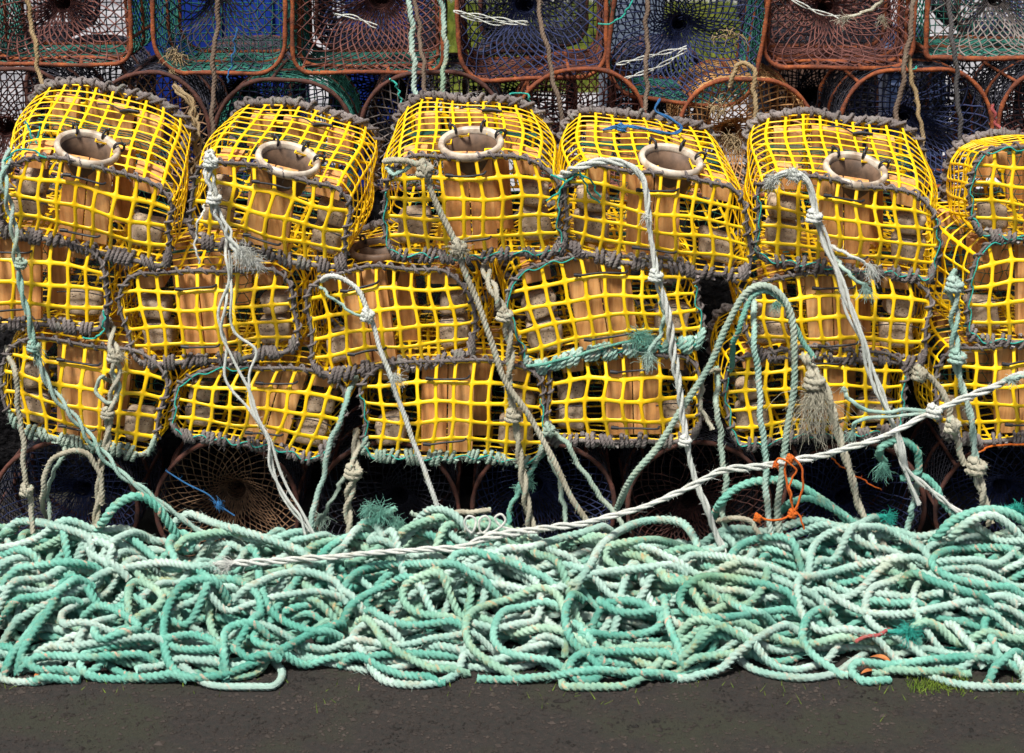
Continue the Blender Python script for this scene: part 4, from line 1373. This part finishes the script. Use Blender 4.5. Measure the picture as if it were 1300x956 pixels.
hang('px', [(926, 470), (935, 425), (948, 388), (968, 370), (990, 380), (1008, 410), (1022, 440), (1032, 455)], .008, 'mint', 'second mint rope lying over the arched rope and ending at the tassel', -.09, -.09, hairs=110, frays=[(985, 385, .8, -.4, .03, 70, .9)])
hang('px', [(955, 376), (958, 425), (962, 480), (968, 544), (971, 584), (974, 630), (976, 668)], .0088, 'mint2', 'straight pale mint rope leg inside the rope arch', -.08, -.12, hairs=120)
hang('px', [(911, 466), (910, 510), (914, 554), (920, 600), (919, 650)], .0085, 'sea', 'green rope leg left of the rope arch', -.04, -.09)
hang('px', [(912, 470), (897, 474), (889, 500), (894, 528), (906, 545)], .0065, 'beige', 'short beige rope bow left of the rope arch', -.06)
hang('px', [(1020, 448), (1036, 475), (1050, 500), (1060, 535), (1070, 570), (1080, 604), (1093, 648), (1114, 682)], .008, 'beige', 'beige rope with a long frayed tassel beside its knot', -.08, -.11, 2, .006, knots=[(1034, 484, 1.4, 4)],
     frays=[(1036, 492, -.05, -1, .17, 130, .16), (1042, 495, .1, -1, .15, 90, .18), (1030, 490, -.2, -1, .14, 70, .2)])
hang('px', [(972, 243), (985, 226), (1005, 219), (1022, 228), (1029, 244), (1034, 274), (1048, 310), (1063, 341), (1077, 391), (1094, 435), (1110, 480), (1127, 520), (1140, 560), (1152, 605), (1168, 640)], .0044, 'white', 'white cord bundle knotted on the fifth top trap', -.09, -.11, 4, .006,
     knots=[(1034, 275, 1.9), (1010, 222, 1.6, 9)], frays=[(985, 228, -.6, .1, .04, 120, .9), (1005, 220, .2, .5, .035, 90, .9)])
hang('px', [(1050, 310), (1075, 322), (1095, 332), (1108, 340)], .0045, 'white', 'upper side strand of the white bundle ending in a frayed tip', -.10, frays=[(1105, 338, .5, -.8, .05, 90, .5)])
hang('px', [(1055, 320), (1075, 345), (1090, 358), (1105, 368)], .005, 'mint2', 'lower side strand of the white bundle with a mint frayed tip', -.11, frays=[(1098, 362, .6, -.8, .05, 90, .3)])
hang('px', [(1300, 474), (1268, 488), (1232, 503), (1185, 522), (1148, 542), (1097, 563), (1029, 581), (972, 591), (921, 597), (890, 610), (858, 627), (802, 648), (735, 665), (667, 674), (620, 682), (582, 695), (498, 700), (430, 706), (338, 713), (292, 716)],
     .0043, 'white', 'long white rope stretched from the right edge down across to the pile', -.15, -.26, 3, .006, frays=[(296, 715, -1, .0, .09, 60, .25)], knots=[(1186, 522, 2.0)])
hang('px', [(1345, 458), (1300, 476), (1275, 484), (1255, 492)], .007, 'mint2', 'mint overhand wrap at the right end of the long white rope', -.15, frays=[(1285, 482, .2, .1, .025, 60, .9)])
hang('px', [(1070, 493), (1080, 508), (1097, 520), (1125, 523), (1148, 520), (1182, 523)], .0055, 'mint2', 'pale mint rope tail curving up left from the white rope knot', -.14, frays=[(1073, 496, -.5, 1, .02, 40, .3)])
hang('px', [(1080, 555), (1086, 538), (1105, 530), (1140, 528), (1178, 524)], .005, 'mint2', 'lower mint rope tail drooping left from the white rope knot', -.14, frays=[(1081, 550, -.1, -1, .03, 50, .3)])
hang('px', [(585, 690), (600, 676), (604, 660), (595, 655), (590, 664), (598, 676), (614, 676), (622, 664), (616, 655), (608, 662), (612, 676), (628, 674), (641, 662), (636, 653), (628, 658), (636, 668), (660, 674)], .0034, 'white', 'curly white cord sprung into small loops on the pile top', -.18, hairs=20, wob=.001)
hang('px', [(1212, 344), (1210, 365), (1212, 391), (1212, 449), (1222, 493), (1232, 527), (1239, 590)], .0072, 'mint2', 'pale double rope hanging in front of the right middle trap', -.07, -.09, 2, .007, knots=[(1212, 362, 1.3, 7), (1216, 453, 1.3)])
hang('px', [(1158, 469), (1175, 476), (1192, 490), (1207, 527), (1214, 560), (1225, 590)], .0088, 'beige', 'thick beige rope bow low at the right, joined to the pale double rope', -.06, -.09, knots=[(1168, 474, 1.1, 7), (1210, 540, 1.2)])
hang('px', [(1239, 585), (1243, 610), (1252, 645)], .0075, 'beige', 'beige rope stub with frayed knot below the double rope', -.09, -.10, 2, .006, knots=[(1240, 592, 1.5, 10)])
hang('px', [(1122, 588), (1116, 572), (1128, 562), (1146, 559), (1162, 572), (1168, 590), (1160, 604), (1142, 608)], .0105, 'mint', 'mint rope ring above the pile at the lower right', -.10, hairs=100, frays=[(1122, 590, -.1, -1, .05, 170, .3)])
hang('px', [(1150, 604), (1170, 604), (1185, 616), (1200, 640), (1217, 660), (1240, 680)], .0105, 'mint', 'mint rope running down right from the rope ring', -.09, -.12)
hang('px', [(1137, 562), (1146, 590), (1160, 605), (1185, 625), (1210, 645), (1225, 655)], .0042, 'white', 'two thin white strands threaded through the rope ring', -.11, -.12, 2, .004)
hang('px', [(1166, 608), (1161, 635), (1154, 660), (1149, 685)], .0085, 'mint2', 'short pale rope leg hanging below the rope ring', -.08, -.10)
hang('px', [(904, 660), (915, 638), (935, 620), (962, 611), (1005, 612), (1045, 636), (1077, 662), (1106, 695)], .0115, 'mint', 'wide dark mint rope arch behind the orange twine', -.08, -.10, wob=.001)
hang('px', [(990, 650), (1005, 638), (1028, 633), (1062, 648), (1095, 672)], .0105, 'mint', 'lower dark mint rope arch right of the orange twine', -.10, -.10, wob=.001)
hang('px', [(1172, 702), (1190, 680), (1212, 660), (1249, 647), (1283, 652), (1312, 672)], .0125, 'mint', 'outer big mint rope arch at the lower right edge', -.16, -.14, wob=.001)
hang('px', [(1196, 700), (1212, 678), (1238, 658), (1265, 656), (1290, 676), (1305, 700)], .0125, 'mint2', 'inner big mint rope arch at the lower right edge', -.18, -.16, wob=.001)
hang('px', [(440, 700), (452, 672), (470, 662), (484, 655)], .009, 'mint', 'mint rope bent up to the teal pompom', -.08, frays=[(484, 652, 0, .4, .05, 260, 1.0), (470, 645, -.8, .2, .04, 150, .8), (500, 662, .8, -.3, .045, 170, .8)], name='frayed_rope')
hang('px', [(520, 650), (538, 660), (540, 680), (528, 695)], .0075, 'sea', 'dim green rope curve right of the teal pompom', .0)
hang('px', [(453, 545), (449, 600), (441, 648), (448, 690)], .0075, 'beige', 'beige rope with a knot left of the teal pompom', -.05, -.09, 2, .006, knots=[(449, 599, 1.3)])
hang('px', [(556, 694), (566, 668), (578, 652), (600, 650)], .0085, 'beige', 'short beige rope curve behind the white curls', -.06, -.04)
hang('px', [(440, 600), (425, 628), (410, 655), (400, 668)], .006, 'sea', 'frayed green rope slanting behind the straight pale mint rope', -.04, frays=[(408, 655, -.3, -1, .06, 90, .5)])
hang('px', [(912, 662), (930, 658), (955, 664), (968, 690)], .008, 'beige', 'bleached brown rope bow under the rope arch', -.14)
hang('px', [(500, 470), (700, 470)], .001, 'teal', 'thin', .2) if False else None
st = 'pale strings stretched inside the rusty pots'
for pts, lab in [([(575, 14), (620, 22), (671, 30)], 'upper pale string stretched in the pot before the lawn'),
                 ([(585, 20), (630, 30), (670, 28)], 'lower pale string stretched in the pot before the lawn'),
                 ([(782, 82), (830, 70), (872, 60)], 'upper pale string in the tilted navy pot'),
                 ([(790, 101), (835, 85), (872, 63)], 'lower pale string in the tilted navy pot'),
                 ([(1002, -2), (1035, 14), (1066, 22)], 'pale doubled string at the top of the purple brown pot'),
                 ([(425, 18), (450, 22), (478, 34)], 'pale string in the pot with the dense maroon funnel')]:
    hang('px', pts, .0019, 'white', lab, .60, group=st, cat='string', name='pale_string', hairs=10, strands=2, spread=.004)
hang('px', [(1122, -5), (1112, 8), (1090, 18), (1074, 22)], .005, 'beige', 'frayed beige tie in the mouth of the purple brown pot', .58, frays=[(1074, 22, -1, -.2, .04, 60, .7), (1120, 22, .2, -1, .04, 50, .5)])
hang('px', [(1260, 132), (1266, 158), (1280, 168), (1305, 170)], .005, 'red', 'red cord on the arched pot at the right edge', .50)
for (x, y), lab, n in [((222, 76), 'orange brown weed caught in the bottom of the pot by the blue tub', 90), ((925, 178), 'orange brown weed caught in the orange tan net pot', 130), ((912, 135), 'small weed tuft high in the orange tan net pot', 60), ((925, 45), 'pale straw coloured weed caught on the tilted navy pot', 40)]:
    m_ = MB()
    for k in range(6):
        fray(m_, P(x + RNG.normal(0, 7), y + RNG.normal(0, 5), .60 if y < 100 else .46), RNG.normal(0, 1, 3), .04, n // 6, 1.0, .0014)
    tag(m_.build('dried_weed', 'tan'), lab, 'weed')
# orange twine
og = 'orange twine bits'
hang('px', [(958, 655), (975, 660), (995, 658), (1008, 650), (1018, 620), (1020, 598), (1008, 582), (1000, 580), (998, 600), (1004, 640)], .0032, 'orange', 'bright orange twine loop tied round the long white rope', -.20, cat='twine', name='orange_twine', hairs=10, knots=[(985, 590, 1.2), (1003, 582, 1.6), (1006, 652, 1.8), (962, 657, 1.6)])
hang('px', [(982, 588), (990, 582), (1000, 586), (1010, 600), (1002, 620), (1006, 640), (1012, 652)], .0028, 'orange', 'inner orange twine strand inside the orange loop', -.21, cat='twine', name='orange_twine', hairs=10)
hang('px', [(1055, 582), (1080, 600), (1118, 622)], .0022, 'orange', 'thin red orange cord in the dark right of the orange loop', -.01, cat='twine', name='orange_twine', hairs=10)
hang('px', [(1240, 575), (1262, 566), (1300, 564)], .003, 'orange', 'orange cord at the right edge under the lower trap', -.01, cat='twine', name='orange_twine', hairs=10)
# ropes over the back pots
tg = 'ropes hanging over the back pots'
for pts, R, mat, lab in [
    ([(34, -40), (36, 10), (44, 50), (50, 96), (60, 120)], .0072, 'tan', 'tan rope hanging over the maroon funnel pot at top left'),
    ([(279, -40), (276, 20), (271, 85), (270, 165), (264, 200)], .0075, 'brown', 'brown rope hanging in front of the blue tub'),
    ([(518, -40), (521, 10), (524, 60), (528, 128)], .0085, 'mint2', 'left pale green rope of three hanging above the level trap'),
    ([(524, -40), (530, 20), (536, 70), (541, 128)], .0065, 'brown', 'brown rope between the two pale green ropes at the top'),
    ([(555, -40), (562, 20), (566, 60), (560, 128)], .0078, 'mint2', 'right pale green rope of three hanging above the level trap'),
    ([(678, -40), (685, 15), (695, 65), (712, 145), (716, 190)], .0072, 'brown', 'brown rope slanting down across the black funnel pot'),
    ([(822, -40), (821, 20), (821, 80), (820, 140)], .0072, 'brown', 'vertical brown rope over the tilted navy pot'),
    ([(1164, -40), (1158, 20), (1150, 75), (1136, 160)], .0078, 'brown', 'brown rope slanting down left at the right of the purple brown pot'),
    ([(1152, 70), (1160, 110), (1168, 150), (1176, 222)], .0066, 'tan', 'tan rope crossing below the slanting brown rope'),
    ([(1200, -40), (1206, 25), (1213, 80), (1220, 190)], .0075, 'dark', 'charcoal rope hanging over the square green pot'),
    ([(928, 110), (932, 88), (946, 80), (957, 92), (958, 130), (962, 160)], .0075, 'tan', 'tan rope loop on top of the orange tan net pot')]:
    hang('px', pts, R, mat, lab, .50, .46, group=tg, hairs=40)
hang('px', [(220, 108), (238, 125), (247, 150), (250, 185), (246, 220)], .0045, 'tan', 'tan cord coil hanging behind the leftmost top trap', .42, .40, 4, .006)
hang('px', [(765, 165), (790, 160), (820, 164), (852, 170), (865, 162), (850, 150), (832, 140), (838, 125)], .0030, 'blue', 'bright blue twine tied over the lid of the fourth top trap', .20, .26, 2, .002, cat='twine', name='blue_twine', hairs=10, knots=[(790, 162, 1.7)])
hang('px', [(300, 35), (296, 70), (288, 105)], .0026, 'blue', 'thin blue cord hanging inside the pot by the blue tub', .62, cat='twine', name='blue_twine', hairs=6)
for pts, Y, lab in [([(6, 205), (20, 192), (38, 190), (58, 200)], -.05, 'green twine tied to the corner of the leftmost top trap'),
                    ([(30, 155), (40, 168), (38, 185), (44, 195), (50, 160)], .06, 'crossed green twine ends on the leftmost trap lid'),
                    ([(700, 222), (722, 230), (735, 215), (745, 240), (760, 258)], -.05, 'green twine tangle on the fourth top trap corner'),
                    ([(695, 255), (712, 240), (730, 222), (748, 228), (762, 250)], -.06, 'green twine lying between the third and fourth top traps'),
                    ([(132, 395), (130, 420), (118, 430), (105, 428)], -.02, 'green twine loop between the left middle trap and the lower one'),
                    ([(760, 30), (775, 30), (795, 15), (805, -10)], .55, 'green twine at the top centre between two rusty pots'),
                    ([(645, 120), (660, 118), (672, 122), (671, 135)], .50, 'green twine on the arched pot behind the third top trap'),
                    ([(494, 100), (503, 108), (510, 132)], .50, 'green twine strip left of the three hanging ropes'),
                    ([(1148, 80), (1158, 88), (1165, 84)], .50, 'green twine tied where the slanting brown rope meets the iron bar')]:
    hang('px', pts, .0026, 'teal', lab, Y, cat='twine', name='green_twine', hairs=20)
for (x, y), Y, L, lab in [((880, 810), -.50, .045, 'teal frayed rope end at the front right of the pile'), ((1085 / 2.9545 + 860, 560 + 670 / 2.9545), -.42, .04, 'teal fuzzy rope tuft right of the red twist'),
                          ((1270 / 2.9545 + 860, 560 + 255 / 2.9545), -.12, .03, 'teal frayed tip at the right edge above the pile'), ((790 / 2.9545 + 860, 560 + 285 / 2.9545), -.08, .03, 'teal frayed tip in the dark gap above the pile')]:
    if x == 880: x, y = 860 + 865 / 2.9545, 560 + 710 / 2.9545
    m_ = MB()
    c = pile_pt(x, y)
    c[2] = hm_get(np.array([c[0]]), np.array([c[1]]), PR)[0] + .012
    if Y > -.2: c = P(x, y, Y)
    rope(m_, spline([c + [-.05, .02, -.005], c + [-.02, .005, 0], c], .004), .007, hairs=60)
    fray(m_, c, (.2, -.3, .5), L, 170, .9, .0010)
    tag(m_.build('frayed_rope', 'teal'), lab, 'rope')
m_ = MB()
q = trace_rope(Z('br', [(670, 712), (700, 722), (740, 738), (775, 725), (800, 700), (822, 680)]))
rope(m_, q + [0, 0, .006], .0055, hairs=60)
tag(m_.build('rope', 'red'), 'short faded red twisted cord beside the teal frayed end', 'rope')

# ------------------------------------------------------------------ ground, background
def sheet(name, x0, x1, y0, y1, z, mat, nx=2, ny=2, zf=None):
    xs = np.linspace(x0, x1, nx); ys = np.linspace(y0, y1, ny)
    X, Y = np.meshgrid(xs, ys, indexing='ij')
    Zz = np.full(X.shape, z) if zf is None else zf(X, Y)
    v = np.stack([X, Y, Zz], -1).reshape(-1, 3)
    i, j = np.meshgrid(np.arange(nx - 1), np.arange(ny - 1), indexing='ij')
    a = (i * ny + j).ravel()
    f = np.stack([a, a + ny, a + ny + 1, a + 1], 1)
    m_ = MB(); m_.add(v, f)
    return m_.build(name, mat, origin=(0, 0, 0))

def ground_mat():
    m, t, b = new_mat('damp_soil')
    n = noise(t, 55, 9, 0.8)
    c = ramp(t, n, [(0.38, (0.002, 0.006, 0.005)), (0.5, (0.008, 0.006, 0.005)), (0.68, (0.035, 0.026, 0.021))])
    n2 = noise(t, 3, 3)
    c = mixc(t, ramp(t, n2, [(0.5, (0, 0, 0)), (0.62, (0.7, 0.7, 0.7))]), c, (0.014, 0.020, 0.006))
    g = t.nodes.new('ShaderNodeNewGeometry')
    v = N(t, 'ShaderNodeTexVoronoi')
    v.inputs['Scale'].default_value = 90
    t.links.new(g.outputs['Position'], v.inputs['Vector'])
    sp = ramp(t, v.outputs['Distance'], [(0.10, (1, 1, 1)), (0.25, (0, 0, 0))])
    c = mixc(t, 0.25, c, (0.03, 0.02, 0.015))
    t.links.new(c, b.inputs['Base Color'])
    b.inputs['Roughness'].default_value = 0.9
    bump(t, b, noise(t, 60, 6, .7), 0.9, 0.012)
    return m
gm = ground_mat()
sheet('ground', -150, 150, -20, 400, 0.0, gm)['kind'] = 'structure'
paved = simple_mat('pale_paving', (0.14, 0.14, 0.15), (0.42, 0.41, 0.42), 0.55, .85, 30, .3, .004)
sheet('quay_paving', -60, 60, 2.2, 15.5, .004, paved)['kind'] = 'structure'
road = simple_mat('grey_road', (0.16, 0.16, 0.17), (0.24, 0.235, 0.24), 2, .85, 60, .3, .004)
sheet('road', -60, 60, 22, 40, .004, road)['kind'] = 'structure'
lawn = simple_mat('lawn_green', (0.06, 0.09, 0.01), (0.16, 0.18, 0.02), 2.5, .9, 80, .5, .02)

# lawn of blades beyond the paving
m_ = MB()
rg = np.random.default_rng(3)
nb = 26000
bx = rg.uniform(-1.2, 2.2, nb); by = rg.uniform(9.0, 15.0, nb)
lx = rg.uniform(-6, 9, nb); 
base = np.stack([bx, by, np.full(nb, .008)], 1)
d = np.stack([rg.normal(0, .02, nb), rg.normal(0, .02, nb), rg.uniform(.03, .08, nb)], 1)
sd = np.stack([rg.normal(0, 1, nb), rg.normal(0, 1, nb), 0 * bx], 1); sd /= np.linalg.norm(sd, axis=1, keepdims=True); sd *= .008
V_ = np.stack([base - sd, base + sd, base + d], 1).reshape(-1, 3)
m_.add(V_, np.arange(3 * nb).reshape(-1, 3))
sheet('lawn_ground', -1.2, 2.2, 9.0, 15.0, .008, lawn)['kind'] = 'structure'
tag(m_.build('grass', lawn, origin=(0, 0, 0)), 'bright yellow green lawn seen through the rusty pots', 'grass', kind='stuff')

# blue fish tub behind the left pots
def tub(x0, x1, y0, y1, h, mat, label, name='fish_tub', ribs=3):
    root = empty(name, ((x0 + x1) / 2, (y0 + y1) / 2, 0))
    tag(root, label, 'tub')
    t_ = .06
    def box(a, b, nm):
        m_ = MB()
        (ax, ay, az), (bx_, by_, bz) = a, b
        v = np.array([(ax, ay, az), (bx_, ay, az), (bx_, by_, az), (ax, by_, az), (ax, ay, bz), (bx_, ay, bz), (bx_, by_, bz), (ax, by_, bz)], float)
        f = np.array([(0, 3, 2, 1), (4, 5, 6, 7), (0, 1, 5, 4), (1, 2, 6, 5), (2, 3, 7, 6), (3, 0, 4, 7)])
        m_.add(v, f)
        o = m_.build(nm, mat, root, smooth=False)
        bv = o.modifiers.new('b', 'BEVEL'); bv.width = .018; bv.segments = 3
        return o
    box((x0, y0, .12), (x1, y1, .18), 'tub_floor')
    box((x0, y0, .18), (x1, y0 + t_, h), 'wall_panel')
    box((x0, y1 - t_, .18), (x1, y1, h), 'wall_panel')
    box((x0, y0 + t_, .18), (x0 + t_, y1 - t_, h), 'wall_panel')
    box((x1 - t_, y0 + t_, .18), (x1, y1 - t_, h), 'wall_panel')
    box((x0 - .03, y0 - .03, h), (x1 + .03, y0 + t_, h + .07), 'rim')
    box((x0 - .03, y1 - t_, h), (x1 + .03, y1 + .03, h + .07), 'rim')
    for k in range(ribs):
        xx = x0 + (x1 - x0) * (k + .5) / ribs
        box((xx - .05, y0 - .025, .2), (xx + .05, y0 - .003, h - .06), 'rib')
    for xx in (x0 + .1, x1 - .25):
        box((xx, y0 + .02, .0), (xx + .15, y1 - .02, .12), 'foot')
bluep = simple_mat('blue_plastic', (0.004, 0.015, 0.15), (0.008, 0.032, 0.25), 3, .45)
bluep2 = simple_mat('navy_plastic', (0.02, 0.035, 0.08), (0.04, 0.06, 0.13), 3, .5)
a = P(168, 50, 1.9); b = P(362, 50, 1.9)
tub(a[0], b[0], 1.9, 2.7, 1.55, bluep, 'tall blue plastic tub behind the second rusty pot from the left')
a = P(455, 50, 2.3); b = P(540, 50, 2.3)
tub(a[0] - .05, b[0], 2.3, 3.0, 1.6, bluep, 'blue plastic tub behind the pot with the dense maroon funnel', ribs=2)
a = P(770, 50, 2.0); b = P(842, 50, 2.0)
tub(a[0], b[0], 2.0, 2.6, 1.5, simple_mat('slate_plastic', (.10, .13, .18), (.16, .20, .27), 3, .5), 'slate blue plastic tub behind the tilted navy pot', ribs=2)
a = P(1130, 50, 1.9); b = P(1205, 50, 1.9)
tub(a[0], b[0], 1.9, 2.5, 1.15, bluep2, 'dark navy plastic tub behind the arched navy pot', ribs=2)
a = P(985, 50, 3.2); b = P(1110, 50, 3.2)
tub(a[0], b[0], 3.2, 4.1, 1.6, simple_mat('brown_wood', (.04, .022, .015), (.09, .05, .035), 6, .8), 'dark brown wooden bin behind the purple brown pot', name='wooden_bin', ribs=4)

# pebbles, grass tufts, leaves at the front
m_ = MB()
rg = np.random.default_rng(5)
oct_v = np.array([(1, 0, 0), (-1, 0, 0), (0, 1, 0), (0, -1, 0), (0, 0, 1), (0, 0, -1)], float)
oct_f = np.array([(0, 2, 4), (2, 1, 4), (1, 3, 4), (3, 0, 4), (2, 0, 5), (1, 2, 5), (3, 1, 5), (0, 3, 5)])
for i in range(22000):
    c = np.array([rg.uniform(-1.6, 1.6), -.52 - .75 * rg.random() ** 1.5, 0.001])
    s = (.0012 + .0055 * rg.random() ** 4 + (.008 if rg.random() < .006 else 0)) * np.array([rg.uniform(.7, 1.3), rg.uniform(.7, 1.3), .6])
    an = rg.random() * 6
    v = oct_v * s * (1 + rg.normal(0, .15, (6, 1)))
    v = np.stack([v[:, 0] * math.cos(an) - v[:, 1] * math.sin(an), v[:, 0] * math.sin(an) + v[:, 1] * math.cos(an), v[:, 2]], 1)
    m_.add(v + c, oct_f)
tag(m_.build('gravel', simple_mat('pebble_grey', (.006, .005, .004), (.045, .035, .029), 9, .85), smooth=False), 'small scattered pebbles on the damp soil in front of the pile', 'gravel', kind='stuff')
m_ = MB()
for (x0, x1, n, dy) in ((.95, 1.10, 500, .02), (1.20, 1.36, 240, .02), (1.38, 1.60, 700, .04), (-1.5, 1.2, 200, .06)):
    bx = rg.uniform(x0, x1, n); by = -0.635 + rg.normal(0, dy, n)
    base = np.stack([bx, by, np.full(n, .0)], 1)
    d = np.stack([rg.normal(0, .010, n), rg.normal(0, .010, n), rg.uniform(.006, .024, n)], 1)
    sd = np.stack([rg.normal(0, 1, n), rg.normal(0, 1, n), 0 * bx], 1); sd /= np.linalg.norm(sd, axis=1, keepdims=True); sd *= .0012
    m_.add(np.stack([base - sd, base + sd, base + d], 1).reshape(-1, 3), np.arange(3 * n).reshape(-1, 3))
tag(m_.build('grass', simple_mat('moss_green', (.06, .11, .01), (.14, .20, .02), 40, .9)), 'short moss and grass tufts along the front of the rope pile', 'grass', kind='stuff')
leafm = simple_mat('dry_leaf', (.28, .08, .02), (.42, .17, .06), 60, .7)
for x, y, s, lab in ((1103, 854, .022, 'small rust brown dry leaf on the soil at the lower right'), (1118, 838, .03, 'larger curled brown leaf lying just above the small leaf'), (47, 858, .014, 'tiny brown leaf at the lower left of the pile')):
    d = ray(x, y); p = CAMP + d * (-(CAMP[2] - .012) / d[2])
    m_ = MB()
    n = 9
    t = np.linspace(0, 1, n)
    wd = s * .38 * np.sin(np.pi * t) ** .8
    an = rg.random() * 3
    L = np.stack([t * s * 2 - s, wd, .25 * s * np.sin(np.pi * t) + .3 * wd], 1)
    C = np.stack([t * s * 2 - s, 0 * t, .25 * s * np.sin(np.pi * t)], 1)
    Rr = L * [1, -1, 1]
    A = np.concatenate([L, C, Rr])
    A = np.stack([A[:, 0] * math.cos(an) - A[:, 1] * math.sin(an), A[:, 0] * math.sin(an) + A[:, 1] * math.cos(an), A[:, 2]], 1) + p
    i = np.arange(n - 1)
    f = np.concatenate([np.stack([i, i + n, i + n + 1, i + 1], 1), np.stack([i + n, i + 2 * n, i + 2 * n + 1, i + n + 1], 1)])
    m_.add(A, f)
    tag(m_.build('dry_leaf', leafm), lab, 'leaf')
